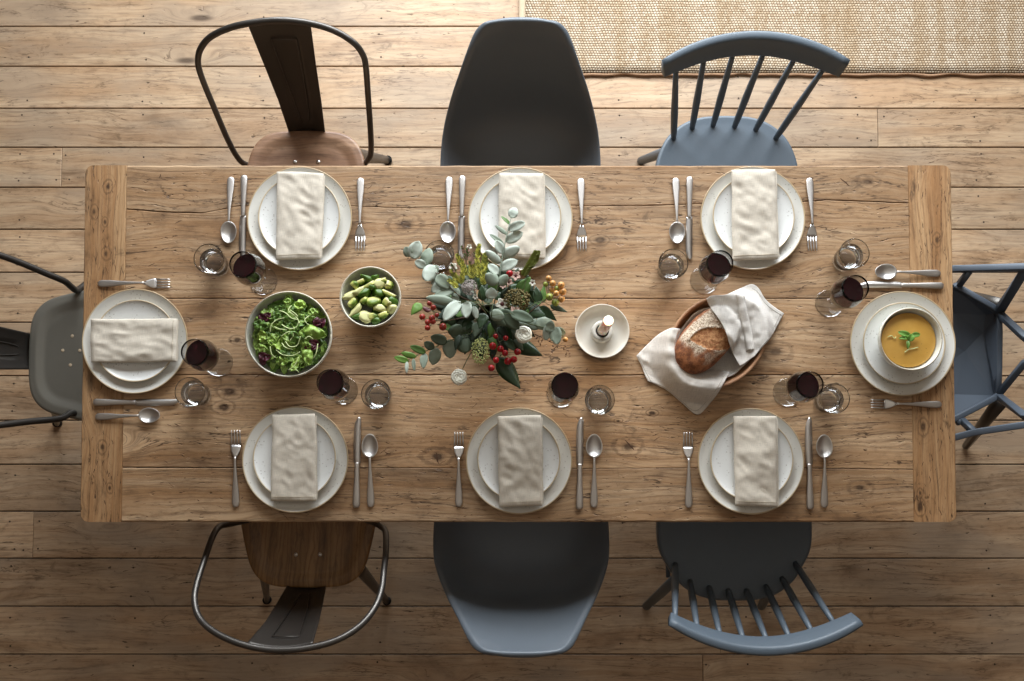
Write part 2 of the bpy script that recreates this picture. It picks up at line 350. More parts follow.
def cr(pts, n=6):
    pts = [tuple(p) for p in pts]; out = []
    for i in range(len(pts)-1):
        p0 = pts[max(i-1, 0)]; p1 = pts[i]; p2 = pts[i+1]; p3 = pts[min(i+2, len(pts)-1)]
        for k in range(n):
            t = k/n
            out.append(tuple(.5*((2*b)+(c-a)*t+(2*a-5*b+4*c-d)*t*t+(-a+3*b-3*c+d)*t**3) for a, b, c, d in zip(p0, p1, p2, p3)))
    out.append(pts[-1]); return out
def tube(pts, r, seg=10, flat=1.0, up=None):
    """tube with radius r (number or list); flat scales the axis nearest 'up'"""
    pts = [Vector(p) for p in pts]; n = len(pts)
    rr = r if isinstance(r, (list, tuple)) else [r]*n
    V, Fc = [], []; nrm = None
    for i, p in enumerate(pts):
        d = (pts[min(i+1, n-1)]-pts[max(i-1, 0)]).normalized()
        if up is not None:
            s = d.cross(Vector(up)); s = s.normalized() if s.length > 1e-5 else Vector((1, 0, 0)); nn = s.cross(d)
        else:
            if nrm is None:
                a = Vector((0, 0, 1)) if abs(d.z) < .9 else Vector((1, 0, 0)); nrm = (a-d*a.dot(d)).normalized()
            else: nrm = (nrm-d*nrm.dot(d)).normalized()
            nn = nrm; s = d.cross(nn)
        for k in range(seg):
            a = 2*PI*k/seg
            V.append(p+s*math.cos(a)*rr[i]+nn*math.sin(a)*rr[i]*flat)
    for i in range(n-1):
        for k in range(seg):
            Fc.append((i*seg+k, i*seg+(k+1) % seg, (i+1)*seg+(k+1) % seg, (i+1)*seg+k))
    Fc.append(tuple(range(seg-1, -1, -1))); Fc.append(tuple((n-1)*seg+k for k in range(seg)))
    return V, Fc
def sweep(pts, sec, upv=(0, 0, 1)):
    """sweep a 2-D section (list of (side, up)) along pts; sec may be a function of t"""
    pts = [Vector(p) for p in pts]; n = len(pts); V, Fc = [], []
    m = len(sec(0) if callable(sec) else sec)
    for i, p in enumerate(pts):
        d = (pts[min(i+1, n-1)]-pts[max(i-1, 0)]).normalized()
        s = d.cross(Vector(upv)).normalized(); u = s.cross(d)
        q = sec(i/(n-1)) if callable(sec) else sec
        for a, b in q: V.append(p+s*a+u*b)
    for i in range(n-1):
        for k in range(m): Fc.append((i*m+k, i*m+(k+1) % m, (i+1)*m+(k+1) % m, (i+1)*m+k))
    Fc.append(tuple(range(m-1, -1, -1))); Fc.append(tuple((n-1)*m+k for k in range(m)))
    return V, Fc
def rrect(w, h, r, n=3):
    out = []
    for cx, cy, a0 in ((w-r, h-r, 0), (-w+r, h-r, PI/2), (-w+r, -h+r, PI), (w-r, -h+r, 1.5*PI)):
        for k in range(n+1):
            a = a0+PI/2*k/n; out.append((cx+r*math.cos(a), cy+r*math.sin(a)))
    return out
def lathe(prof, seg=48, c=(0, 0, 0), sx=1, sy=1):
    V, Fc = [], []; n = len(prof); idx = []
    for r, z in prof:
        if r < 1e-6: idx.append([len(V)]*seg); V.append(Vector((c[0], c[1], c[2]+z)))
        else:
            idx.append(list(range(len(V), len(V)+seg)))
            for k in range(seg):
                a = 2*PI*k/seg; V.append(Vector((c[0]+r*sx*math.cos(a), c[1]+r*sy*math.sin(a), c[2]+z)))
    for i in range(n-1):
        A, B = idx[i], idx[i+1]
        for k in range(seg):
            q = [A[k], A[(k+1) % seg], B[(k+1) % seg], B[k]]
            q = list(dict.fromkeys(q))
            if len(q) >= 3: Fc.append(tuple(q))
    return V, Fc
def box(x0, x1, y0, y1, z0, z1):
    V = [(x, y, z) for z in (z0, z1) for y in (y0, y1) for x in (x0, x1)]
    return V, [(0, 2, 3, 1), (4, 5, 7, 6), (0, 1, 5, 4), (2, 6, 7, 3), (0, 4, 6, 2), (1, 3, 7, 5)]
def grid(nu, nv, fn):
    V = [Vector(fn(i/nu, j/nv)) for j in range(nv+1) for i in range(nu+1)]
    Fc = [(j*(nu+1)+i, j*(nu+1)+i+1, (j+1)*(nu+1)+i+1, (j+1)*(nu+1)+i) for j in range(nv) for i in range(nu)]
    return V, Fc
def slab(outline, z0, z1, top=None):
    """closed slab from 2-D outline; rings inwards so that top() may dish it"""
    n = len(outline); cx = sum(p[0] for p in outline)/n; cy = sum(p[1] for p in outline)/n
    top = top or (lambda s, x, y: 0)
    ss = [1, .985, .95, .9, .84, .78, .7, .55, .4, .2]; V, Fc = [], []
    V += [Vector((x, y, z0)) for x, y in outline]
    V += [Vector((x, y, z1-.006)) for x, y in outline]
    for s in ss[1:]:
        V += [Vector((cx+(x-cx)*s, cy+(y-cy)*s, z1+top(s, cx+(x-cx)*s, cy+(y-cy)*s))) for x, y in outline]
    V.append(Vector((cx, cy, z1+top(0, cx, cy)))); V.append(Vector((cx, cy, z0)))
    rows = len(ss)+1
    for i in range(rows-1):
        for k in range(n): Fc.append((i*n+k, i*n+(k+1) % n, (i+1)*n+(k+1) % n, (i+1)*n+k))
    for k in range(n):
        Fc.append(((rows-1)*n+k, (rows-1)*n+(k+1) % n, len(V)-2)); Fc.append((k, (k+1) % n, len(V)-1))
    return V, Fc
def nz(x, y, z=0.0): return noise.noise(Vector((x, y, z)))
def interp(pts, x):
    if x <= pts[0][0]: return pts[0][1]
    for (a, b), (c, d) in zip(pts, pts[1:]):
        if x <= c: return b+(d-b)*(x-a)/(c-a)
    return pts[-1][1]
def ribbon(p0, p1, w, z, wob=.3):
    wob = min(wob, .0006/w)
    """irregular tapering flat mark"""
    p0, p1 = Vector(p0), Vector(p1); d = (p1-p0); n = max(4, int(d.length/.006)); s = Vector((-d.y, d.x, 0)).normalized()
    V, Fc = [], []; sd = R.random()*50
    for i in range(n+1):
        t = i/n; c = p0+d*t+s*nz(t*4+sd, sd)*w*4*wob; ww = w*(math.sin(PI*min(.97, max(.03, t)))**.6)*(.7+.6*nz(t*9, sd+3))
        V += [Vector((c.x, c.y, z))+s*ww/2, Vector((c.x, c.y, z))-s*ww/2]
    Fc = [(2*i, 2*i+1, 2*i+3, 2*i+2) for i in range(n)]
    return V, Fc
# ---------------------------------------------------------------- floor
lines = [P(512, y+1.3, 0).y for y in (-16, 25, 65, 107, 146, 186, 228, 271, 321, 374.5, 419, 463, 510, 557, 605, 653, 700)]
while lines[0] < 2.79: lines.insert(0, min(2.8, lines[0]+.14))
while lines[-1] > -2.6: lines.append(lines[-1]-.16)
fx0, fx1 = -3.4, 3.4
joints = {}
def setj(ya, yb, px):
    ym = P(512, (ya+yb)/2, 0).y
    for i in range(len(lines)-1):
        if lines[i+1] < ym < lines[i]: joints[i] = [P(px, (ya+yb)/2, 0).x]
setj(146, 186, 61.5); setj(107, 146, 878); setj(510, 557, 33); setj(653, 700, 703)
V, Fc, bid, mid = [], [], [], []
def addf(vf, b, m):
    o = len(V); V.extend(vf[0]); Fc.extend([tuple(i+o for i in q) for q in vf[1]]); bid.extend([b]*len(vf[1])); mid.extend([m]*len(vf[1]))
addf(box(fx0, fx1, -2.6, 2.8, -.05, -.012), 0, 1)
for i in range(len(lines)-1):
    ys, ye = lines[i]-.0019, lines[i+1]+.0019
    js = joints.get(i) or ([R.choice((-1, 1))*R.uniform(1.9, 2.6)] if R.random() < .8 else [])
    xs = [fx0]+sorted(js)+[fx1]
    for a, b_ in zip(xs, xs[1:]):
        a2, b2 = a+.0008, b_-.0008; bd = R.random(); e = .0016
        q = box(a2, b2, ye, ys, -.02, -e)
        # small chamfer: raised inner top
        vs = [Vector(v) for v in q[0]]
        tops = [(a2+e, ye+e), (b2-e, ye+e), (a2+e, ys-e), (b2-e, ys-e)]
        base = len(vs); vs += [Vector((x, y, 0)) for x, y in tops]
        fs = [f for k, f in enumerate(q[1]) if k != 1]
        fs += [(base, base+1, base+3, base+2), (4, 5, base+1, base), (5, 7, base+3, base+1), (7, 6, base+2, base+3), (6, 4, base, base+2)]
        addf((vs, fs), bd, 0)
        for jx in [k*.42-.04 for k in range(-8, 9)]+[j+s for j in js for s in (-.02, .02)]:
            if a2+.01 < jx < b2-.01:
                for t in (.2, .8):
                    if R.random() < .75:
                        x = jx+R.uniform(-.012, .012); y = ye+(ys-ye)*(t+R.uniform(-.05, .05))
                        addf(lathe([(0, .0004), (.0028, .0004), (.0034, .0002)], 8, (x, y, 0)), bd, 2)
                        if R.random() < .5: addf(ribbon((x-R.uniform(.004, .012), y, 0), (x+R.uniform(.004, .02), y+R.uniform(-.002, .002), 0), R.uniform(.001, .003), .0003), bd, 2)
        if abs((ys+ye)/2-.4) < 1.6:
            for _ in range(int((b2-a2)*7)):
                x = R.uniform(a2+.1, b2-.1); y = R.uniform(ye+.01, ys-.01); l = R.choice((.006, .01, .012, .02, .04))
                addf(ribbon((x, y, 0), (x+l, y+R.uniform(-.25, .25)*l, 0), R.uniform(.0012, .0035), .0003), bd, 2)
floor = mk('floor', (V, Fc), 'floor', smooth=False, bid=bid, mats=['black', 'nail'], mid=mid); tag(floor, 'wide pale pine floorboards', kind='structure')
# ---------------------------------------------------------------- rug
ra = P(519, 75, .012); rb = P(1330, -270, .012)
rug = empty('jute_rug', (ra.x, ra.y, 0), 0, 'natural woven jute rug with brown corded edge, lying behind the spindle chair', 'rug')
def rugf(u, v):
    x = ra.x+.02+(rb.x-ra.x-.02)*u; y = ra.y+.008+(rb.y-ra.y)*v
    return (x, y+(.003*nz(x*9, 1) if v == 0 else 0), .011+.0012*nz(x*6, y*6))
V, Fc = grid(60, 40, rugf); nV = len(V)
mk('woven_field', (V, Fc), 'jute', rug, rug.location, solid=.008)
mk('binding', grid(2, 60, lambda u, v: (ra.x+.022*u, ra.y+.008+(rb.y-ra.y)*v, .013)), 'jute_bind', rug, rug.location, solid=.009)
pts = [(ra.x+(rb.x-ra.x)*k/160, ra.y+.004+.007*nz(k*.22, 5), .008) for k in range(161)]
mk('edge_cord', tube(pts, .0052, 8), 'jute_cord', rug, rug.location)
# ---------------------------------------------------------------- table
cTL, cTR, cBR, cBL = P(85, 165.4), P(951, 165.4), P(957, 522), P(80, 522)
TH = .045
def edgeY(px_y, x):  # world y of an image row
    return P(512, px_y).y
table = empty('farmhouse_table', ((cTL.x+cTR.x)/2, (cTL.y+cBL.y)/2, 0), 0, 'long reclaimed oak dining table with breadboard ends, laid for eight', 'table')
TO = table.location
def xl(y): t = (y-cBL.y)/(cTL.y-cBL.y); return cBL.x+(cTL.x-cBL.x)*t
def xr(y): t = (y-cBL.y)/(cTL.y-cBL.y); return cBR.x+(cTR.x-cBR.x)*t
jl_t, jl_b = P(127, 166).x, P(121.5, 522).x; jr_t, jr_b = P(908, 166).x, P(914, 522).x
def jl(y): t = (y-cBL.y)/(cTL.y-cBL.y); return jl_b+(jl_t-jl_b)*t
def jr(y): t = (y-cBL.y)/(cTL.y-cBL.y); return jr_b+(jr_t-jr_b)*t
seams = [
  ([(0, 165.4), (1024, 165.4)], [(0, 0), (1024, 0)]),
  ([(120, 209), (160, 212), (200, 213), (235, 206), (300, 204), (400, 208), (500, 205), (640, 206), (700, 204), (780, 203.5), (830, 200), (910, 203)], [(0, 1.6), (190, 2.2), (205, .25), (630, .25), (655, 1.2), (690, .5), (760, .6), (790, 1.6), (920, 1.6)]),
  ([(0, 298.5), (1024, 298.5)], [(0, 1.5), (400, 1.8), (1024, 1.7)]),
  ([(0, 375), (1024, 375)], [(0, 1.6), (500, 2.2), (1024, 1.9)]),
  ([(120, 467.5), (430, 468), (520, 469), (700, 468), (760, 467.5), (910, 469.5)], [(0, 2.4), (240, 2), (300, .7), (430, .4), (740, .4), (800, 1.4), (1024, 1.6)]),
  ([(0, 522), (1024, 522)], [(0, 0), (1024, 0)]),
]
V, Fc, bid, mid = [], [], [], []
NB = 160
for b in range(5):
    (top, wt), (bot, wb) = seams[b], seams[b+1]
    vs = []
    for i in range(NB+1):
        t = i/NB; px = 122+(912-122)*t
        yt = P(512, interp(top, px)).y; yb = P(512, interp(bot, px)).y
        if b > 0: yt += nz(px*.09, b)*.0012-interp(wt, px)*.0005
        else: yt += nz(px*.06, 9)*.0015
        if b < 4: yb += nz(px*.09, b+1)*.0012+interp(wb, px)*.0005
        else: yb += nz(px*.06, 19)*.0015
        def X(y): return jl(y)+.0006+(jr(y)-jl(y)-.0012)*t
        e = .0018 if 0 < b else .004; e2 = .0018 if b < 4 else .004
        for (y, z) in ((yt, TZ-TH), (yt, TZ-e*.8), (yt-e, TZ), (yb+e2, TZ), (yb, TZ-e2*.8), (yb, TZ-TH)): vs.append(Vector((X(y), y, z)))
    fs = []
    for i in range(NB):
        for k in range(6): fs.append((i*6+k, i*6+(k+1) % 6, (i+1)*6+(k+1) % 6, (i+1)*6+k))
    fs += [tuple(range(6)), tuple(NB*6+5-k for k in range(6))]
    addf((vs, fs), .13+b*.171, 0)
addf(box(jl_b+.02, jr_b-.02, cBL.y+.02, cTL.y-.02, TZ-TH+.001, TZ-TH+.006), 0, 1)   # dark backing seen through the seams
for (a, b_, w) in [((810, 428), (850, 423), .0018), ((848, 423.5), (913, 421), .0015), ((128, 187), (160, 191), .0016), ((315, 223), (331, 214), .002), ((331, 214), (322, 206), .002), ((322, 206), (345, 210), .0014),
                   ((330, 230), (352, 224), .0012), ((128, 384), (150, 390), .0012), ((420, 225), (470, 221), .0018), ((400, 224), (425, 226), .0015), ((140, 330), (180, 335), .001),
                   ((600, 205), (690, 204), .0012), ((640, 172), (700, 176), .001), ((840, 178), (850, 186), .004), ((436, 452), (439, 464), .005), ((625, 440), (634, 450), .005), ((876, 210), (890, 206), .003),
                   ((225, 472), (262, 470), .001), ((560, 470), (640, 471), .0008), ((700, 475), (800, 474), .001), ((640, 330), (665, 352), .0015), ((170, 374), (230, 350), .0012)]:
    addf(ribbon(P(*a), P(*b_), w, TZ+.0003), .3, 2)
for _ in range(1500):
    px, py = R.uniform(128, 905), R.uniform(170, 518); l = R.choice((2, 3, 3, 4, 5, 8)); a = R.gauss(0, .35)
    addf(ribbon(P(px, py), P(px+l*math.cos(a), py+l*math.sin(a)), R.uniform(.0008, .0028), TZ+.0003), .3, 2)
for (px, py, r) in [(335, 218, .006), (232, 392, .006), (225, 405, .007), (650, 415, .004), (618, 421, .003), (237, 380, .004), (231, 341, .004), (870, 182, .004), (585, 248, .0025), (865, 450, .005), (520, 382, .003), (196, 365, .004)]:
    c = P(px, py); sd = R.random()*9
    for q_ in range(5): addf(ribbon((c.x-r*R.uniform(.5, 1.3), c.y+r*R.uniform(-.6, .6), 0), (c.x+r*R.uniform(.5, 1.3), c.y+r*R.uniform(-.6, .6), 0), r*R.uniform(.2, .5), TZ+.0003), .3, 2)
mk('tabletop', (V, Fc), 'table', table, TO, smooth=False, bid=bid, mats=['black', 'crack'], mid=mid)
for side in (0, 1):
    V, Fc, bid, mid = [], [], [], []
    xa, xb = (xl, jl) if side == 0 else (jr, xr)
    vs = []; NE = 110
    for i in range(NE+1):
        tt = i/NE; tt = .5-.5*math.copysign(abs(2*(.5-tt))**.62, .5-tt); tt = .5-.5*math.cos(PI*i/NE); y = cBL.y+(cTL.y-cBL.y)*tt
        a, b_ = xa(y), xb(y)
        dd = min(y-cBL.y, cTL.y-y); cut = .02-math.sqrt(max(0, .02**2-max(0, .02-dd)**2))
        wob = .0012*nz(y*12, side*4)
        if side == 0: a += cut+wob; b_ -= .0004
        else: b_ -= cut+wob; a += .0004
        e = .0025
        for (x, z) in ((a, TZ-TH), (a, TZ-e), (a+e, TZ+.0008), (b_-e, TZ+.0008), (b_, TZ-e), (b_, TZ-TH)): vs.append(Vector((x, y, z)))
    fs = []
    for i in range(NE):
        for k in range(6): fs.append((i*6+k, i*6+(k+1) % 6, (i+1)*6+(k+1) % 6, (i+1)*6+k))
    fs += [tuple(range(6)), tuple(NE*6+5-k for k in range(6))]
    addf((vs, fs), .4+side*.33, 0)
    for _ in range(110):
        px = R.uniform(90, 115) if side == 0 else R.uniform(918, 946); py = R.uniform(175, 512); l = R.choice((3, 4, 5, 8))
        addf(ribbon(P(px, py), P(px+R.uniform(-2, 2), py+l), R.uniform(.0008, .0030), TZ+.0011), .3, 1)
    for (px, py) in ([(108, 188), (93, 220), (106, 252), (112, 315), (107, 488), (103, 447)] if side == 0 else [(923, 425), (918, 495), (921, 506), (937, 240), (921, 300)]):
        pass
    mk('end_board', (V, Fc), 'table_end', table, TO, smooth=False, bid=bid, mats=['crack'], mid=mid)
# apron and legs
ax0, ax1, ay0, ay1 = jl_b+.01, jr_b-.01, cBL.y+.07, cTL.y-.07
mk('apron', join(box(ax0, ax1, ay0, ay0+.022, .625, .704), box(ax0, ax1, ay1-.022, ay1, .625, .704), box(ax0, ax0+.022, ay0, ay1, .625, .704), box(ax1-.022, ax1, ay0, ay1, .625, .704)), 'table', table, TO, smooth=False, bid=.2)
for x in (ax0+.01, ax1-.09):
    for y in (ay0+.005, ay1-.085):
        cx, cy = x+.04, y+.04
        vs, fs = [], []
        for z, h in ((0, .026), (.5, .038), (.6, .04), (.705, .04)): vs += [(cx-h, cy-h, z), (cx+h, cy-h, z), (cx+h, cy+h, z), (cx-h, cy+h, z)]
        for i in range(3):
            for k in range(4): fs.append((i*4+k, i*4+(k+1) % 4, (i+1)*4+(k+1) % 4, (i+1)*4+k))
        fs += [(3, 2, 1, 0), (12, 13, 14, 15)]
        mk('leg', (vs, fs), 'table_end', table, TO, smooth=False, bid=.6, bevel=.004)
# ---------------------------------------------------------------- crockery
def plate_prof(r, h, foot):
    o = [(0, .0035), (foot, .0035), (foot+.002, 0), (foot+.006, 0), (foot+.009, .004), (r*.86, h*.5), (r*.975, h-.003), (r, h-.0005), (r-.0006, h+.001), (r-.0022, h+.0008), (r*.96, h-.0012), (r*.86, h*.5+.003), (r*.72, .0075), (0, .0065)]
    return o
plate_protos = {}
def plate(px, py, r, h, z, name, mat, label, cat, grp):
    c = P(px, py, z+h)
    key = name
    if key not in plate_protos:
        o = mk(name, lathe(plate_prof(r, h, r*.52), 96), mat, None, (0, 0, 0)); plate_protos[key] = o
    else: o = plate_protos[key].copy(); C.objects.link(o)
    o.location = (c.x, c.y, z); o.rotation_euler = (0, 0, R.uniform(0, 6)); tag(o, label, cat, grp); return o
SET = {
 'A': dict(big=(299.6, 218.3), small=(299, 216.5), nap=[(277.4, 171.9), (323.9, 174), (320.6, 258.9), (276.4, 259.7)],
           spoon=[(231, 177), (228.9, 244)], knife=[(244.4, 175.5), (242.2, 259)], fork=[(360.6, 178), (360, 251)]),
 'B': dict(big=(520.3, 218.9), small=(520.3, 217), nap=[(499.6, 174), (543.2, 174), (544.3, 258.9), (497.9, 258)],
           spoon=[(449.3, 177), (447.6, 244)], knife=[(462.5, 176), (461, 259)], fork=[(580.8, 178.5), (582, 251.5)]),
 'C': dict(big=(752.8, 217.9), small=(753.7, 216), nap=[(731.2, 170.6), (774.7, 169.9), (777.5, 258.7), (732.4, 261)],
           spoon=[(675.7, 178), (676.9, 244.3)], knife=[(689.4, 177), (688.9, 260)], fork=[(809.4, 178), (812.7, 251)]),
 'D': dict(big=(134.7, 341.1), small=(135, 340.8), nap=[(91.2, 319.2), (177.3, 319.2), (176, 361.8), (92, 362.3)],
           fork=[(98, 283.7), (170.5, 283.2)], knife=[(93.7, 402.3), (179.5, 402.3)], spoon=[(95.5, 416.8), (161, 415.3)]),
 'E': dict(big=(902.9, 343.5), small=(904.3, 343.2), nap=None,
           spoon=[(940.5, 273.5), (874, 272)], knife=[(943, 286), (858, 284.6)], fork=[(941.5, 404.6), (870.5, 403.7)]),
 'F': dict(big=(295.2, 459.5), small=(294.4, 458), nap=[(273.3, 415.4), (315.4, 414), (316.1, 500.8), (271, 500.8)],
           fork=[(235.8, 507), (235.8, 430)], knife=[(356.4, 507.5), (358, 417)], spoon=[(370.8, 507), (370, 434)]),
 'G': dict(big=(519, 460.8), small=(518.8, 459), nap=[(498, 416.9), (541, 415.6), (541.9, 505.3), (499.4, 506.9)],
           fork=[(458.8, 506.5), (458.8, 432)], knife=[(579.4, 509.3), (580.2, 417.5)], spoon=[(594, 507.3), (594, 434)]),
 'H': dict(big=(751, 461.2), small=(751.8, 459.5), nap=[(733, 416.4), (775.7, 416.4), (777.3, 506.6), (735.4, 505)],
           fork=[(688.7, 507.6), (688, 432)], knife=[(810, 509.3), (808.2, 417.5)], spoon=[(824.3, 507.5), (823.4, 434.5)]),
}
WH = {'A': 'by the wood-seated metal chair at top left', 'B': 'by the tall black shell chair, behind the flowers', 'C': 'by the spindle chair next to the rug',
      'D': "at the table's left end", 'E': "at the table's right end", 'F': 'by the hoop-backed chair at bottom left',
      'G': 'by the grey shell chair at bottom centre', 'H': 'by the spindle chair at bottom right'}
def napkin(nm, q, z0, where, sd):
    q = [P(a, b, z0) for a, b in q]
    L1 = (q[1]-q[0]).length; L2 = (q[3]-q[0]).length
    long_v = L2 > L1
    def bl(u, v): return q[0]*(1-u)*(1-v)+q[1]*u*(1-v)+q[2]*u*v+q[3]*(1-u)*v
    ctr = bl(.5, .5)
    def f(u, v, lay):
        p = bl(u, v)
        # softly wavy edges
        nx, ny = p.x*22+sd*7, p.y*22
        eu = 1-abs(2*u-1)**6; 
        p = p+Vector((nz(ny*.7, sd)*.0022, nz(nx*.7, sd+5)*.0022, 0))
        wr = nz(nx*1.1+1.2*nz(ny, sd), ny*.9, sd)*.0045+abs(nz(nx*1.6+ny*.9, ny*1.5, sd+2))*-.0055+nz(nx*3.2, ny*3.2, sd)*.0012
        e = min(min(u, 1-u)*L1, min(v, 1-v)*L2); k = min(1, e/.012)
        z = z0+.006+wr*(.35+.65*k)-.0032*(1-k)**2+.003
        return Vector((p.x, p.y, z))
    top = grid(20, 36, lambda u, v: f(u, v, 0))
    # rolled-over rim and a lower ply peeking out at one side
    V, Fc = list(top[0]), list(top[1])
    nu = 21
    ring = [i for i in range(nu)]+[j*nu+20 for j in range(1, 37)]+[36*nu+i for i in range(19, -1, -1)]+[j*nu for j in range(35, 0, -1)]
    b0 = len(V)
    for i in ring:
        p = V[i]; out = (p-ctr); out.z = 0; out.normalize()
        V.append(Vector((p.x+out.x*.0012, p.y+out.y*.0012, p.z-.0022)))
    b1 = len(V)
    for i in ring: V.append(Vector((V[i].x, V[i].y, z0+.0005)))
    n = len(ring)
    for k in range(n):
        Fc.append((ring[k], ring[(k+1) % n], b0+(k+1) % n, b0+k)); Fc.append((b0+k, b0+(k+1) % n, b1+(k+1) % n, b1+k))
    Fc.append(tuple(b1+k for k in range(n)))
    def g(u, v):
        off = (q[1]-q[0]).normalized()*.004 if long_v else (q[1]-q[0]).normalized()*.005
        p = bl(.04+.96*u, .02+.965*v)+off; return Vector((p.x+nz(p.y*20, sd)*.002, p.y, z0+.0025))
    lo = grid(10, 20, g)
    lo2 = ([v-Vector((0, 0, .0018)) for v in lo[0]], lo[1])
    lw = join(lo, lo2)
    o = mk('napkin', (V, Fc), 'napkin', None, (ctr.x, ctr.y, z0))
    mk('under_fold', lw, 'napkin', o, (ctr.x, ctr.y, z0))
    # hem stitching running along one short edge
    vv = .955 if long_v else None
    pts = [f(t, vv, 0) if long_v else f(.965, t, 0) for t in [k/24*.96+.02 for k in range(25)]]
    mk('hem', tube([p+Vector((0, 0, .0002)) for p in pts], .0006, 5), 'stitch', o, (ctr.x, ctr.y, z0))
    tag(o, 'folded oatmeal linen napkin on the plates '+where, 'napkin', 'folded napkins')
# cutlery prototypes: local +Y from handle end to tip
def loft(rows, seg=12):
    """rows: (y, halfwidth, zc, halfthick)"""
    V, Fc = [], []
    for y, w, zc, h in rows:
        for k in range(seg):
            a = 2*PI*k/seg; ca, sa = math.cos(a), math.sin(a)
            V.append(Vector((w*math.copysign(abs(ca)**.7, ca), y, zc+h*math.copysign(abs(sa)**.8, sa))))
    for i in range(len(rows)-1):
        for k in range(seg): Fc.append((i*seg+k, i*seg+(k+1) % seg, (i+1)*seg+(k+1) % seg, (i+1)*seg+k))
    Fc.append(tuple(range(seg-1, -1, -1))); Fc.append(tuple((len(rows)-1)*seg+k for k in range(seg)))
    return V, Fc
def handle_rows(Lh):
    base = [(0, .0035, .0035, .0012), (.001, .0056, .0036, .0016), (.004, .0082, .0038, .0019), (.010, .0095, .0042, .002), (.03, .0086, .0055, .002), (.055, .0058, .008, .002), (.075, .0040, .0098, .0019), (.09, .0030, .0106, .0018), (.1, .0028, .0108, .0018)]
    k = Lh/.1; return [(y*k, w, z, h) for y, w, z, h in base]
def proto_spoon():
    r = empty('spoon', (0, 0, 0)); L = .174; n = .118
    rows = handle_rows(n-.004)+[(n+.004, .0036, .0098, .0014)]
    mk('handle', loft(rows), 'steel_dark', r)
    V, Fc = [], []; S = 28; T = 8
    def pt(t, a):
        y = math.sin(a); x = math.cos(a)
        w = .0205*(1+.10*y*-1) ; X = x*w*t; Y = n+.029+y*.0285*t
        z = .0015+.0085*(t**2)+.002*max(0, -y)*t
        return Vector((X, Y, z))
    V.append(Vector((0, n+.029, .0015)))
    for j in range(1, T+1):
        for k in range(S): V.append(pt(j/T, 2*PI*k/S))
    for k in range(S): Fc.append((0, 1+k, 1+(k+1) % S))
    for j in range(T-1):
        for k in range(S): Fc.append((1+j*S+k, 1+(j+1)*S+k, 1+(j+1)*S+(k+1) % S, 1+j*S+(k+1) % S))
    mk('spoon_bowl', (V, Fc), 'steel', r, solid=.0014)
    return r, n+.0575
def proto_fork():
    r = empty('fork', (0, 0, 0)); n = .118
    mk('handle', loft(handle_rows(n)+[(n+.006, .0034, .0105, .0016)]), 'steel_dark', r)
    def zz(y): t = (y-n)/.074; return .0095-.0085*math.sin(min(1, t*1.25)*PI/2)+.006*max(0, t-.55)**1.3*2
    rows = [(n+.004, .0034), (n+.012, .0068), (n+.02, .0108), (n+.028, .0127), (n+.036, .0132)]
    parts = [loft([(y, w, zz(y), .0011) for y, w in rows])]
    for i in range(4):
        x0 = (-1.5+i)*.0073; x1 = (-1.5+i)*.0068
        V, Fc = loft([(n+.034, .0024, zz(n+.034), .001), (n+.05, .0019, zz(n+.05), .001), (n+.064, .0017, zz(n+.064), .001), (n+.0725, .0008, zz(n+.0725), .0007)], 8)
        V = [v+Vector((x0+(x1-x0)*(v.y-n-.034)/.04, 0, 0)) for v in V]; parts.append((V, Fc))
    mk('tines', join(*parts), 'steel', r)
    return r, n+.0725
def proto_knife():
    r = empty('table_knife', (0, 0, 0)); n = .108
    rows = [(0, .004, .005, .0025), (.002, .0074, .005, .0036), (.007, .0094, .005, .0042), (.03, .0088, .005, .0042), (.07, .0066, .005, .004), (.1, .0058, .005, .0036), (n, .006, .005, .0034), (n+.003, .0048, .005, .0026)]
    mk('handle', loft(rows), 'steel_dark', r)
    V, Fc = [], []; N = 26; L0, L1 = n+.001, .224
    for i in range(N+1):
        t = i/N; y = L0+(L1-L0)*t
        xl_ = -.0082 if t < .9 else -.0082+.0036*((t-.9)/.1)**2      # spine
        xr_ = .0078+.0018*math.sin(PI*min(1, t*1.1)) if t < .72 else .0078+.0018*math.sin(PI*.792)-.0100*((t-.72)/.28)**2.2
        xr_ = max(xr_, xl_+.0006)
        for x, h in ((xl_, .0009), ((xl_+xr_)/2, .0008), (xr_, .0005)): V += [Vector((x, y, .005+h)), Vector((x, y, .005-h))]
    def q(i, k): return i*6+k
    for i in range(N):
        for a, b in ((0, 2), (2, 4), (4, 5), (5, 3), (3, 1), (1, 0)): Fc.append((q(i, a), q(i, b), q(i+1, b), q(i+1, a)))
    Fc += [(0, 2, 4, 5, 3, 1), tuple(q(N, k) for k in (1, 3, 5, 4, 2, 0))]
    mk('blade', (V, Fc), 'steel', r)
    return r, L1
protos = {'spoon': proto_spoon(), 'fork': proto_fork(), 'knife': proto_knife()}
used = set()
def lay(kind, ends, label, grp, flip=False):
    pr, L = protos[kind]
    o = pr if kind not in used else copy_tree(pr); used.add(kind)
    a, b = P(*ends[0], TZ+.004), P(*ends[1], TZ+.004); d = b-a
    o.location = (a.x, a.y, TZ+.001); o.rotation_euler = (0, 0, math.atan2(d.y, d.x)-PI/2)
    k = d.length/L; o.scale = ((-1 if flip else 1)*max(.92, min(1.05, k)), k, 1)
    tag(o, label, kind if kind != 'knife' else 'knife', grp)
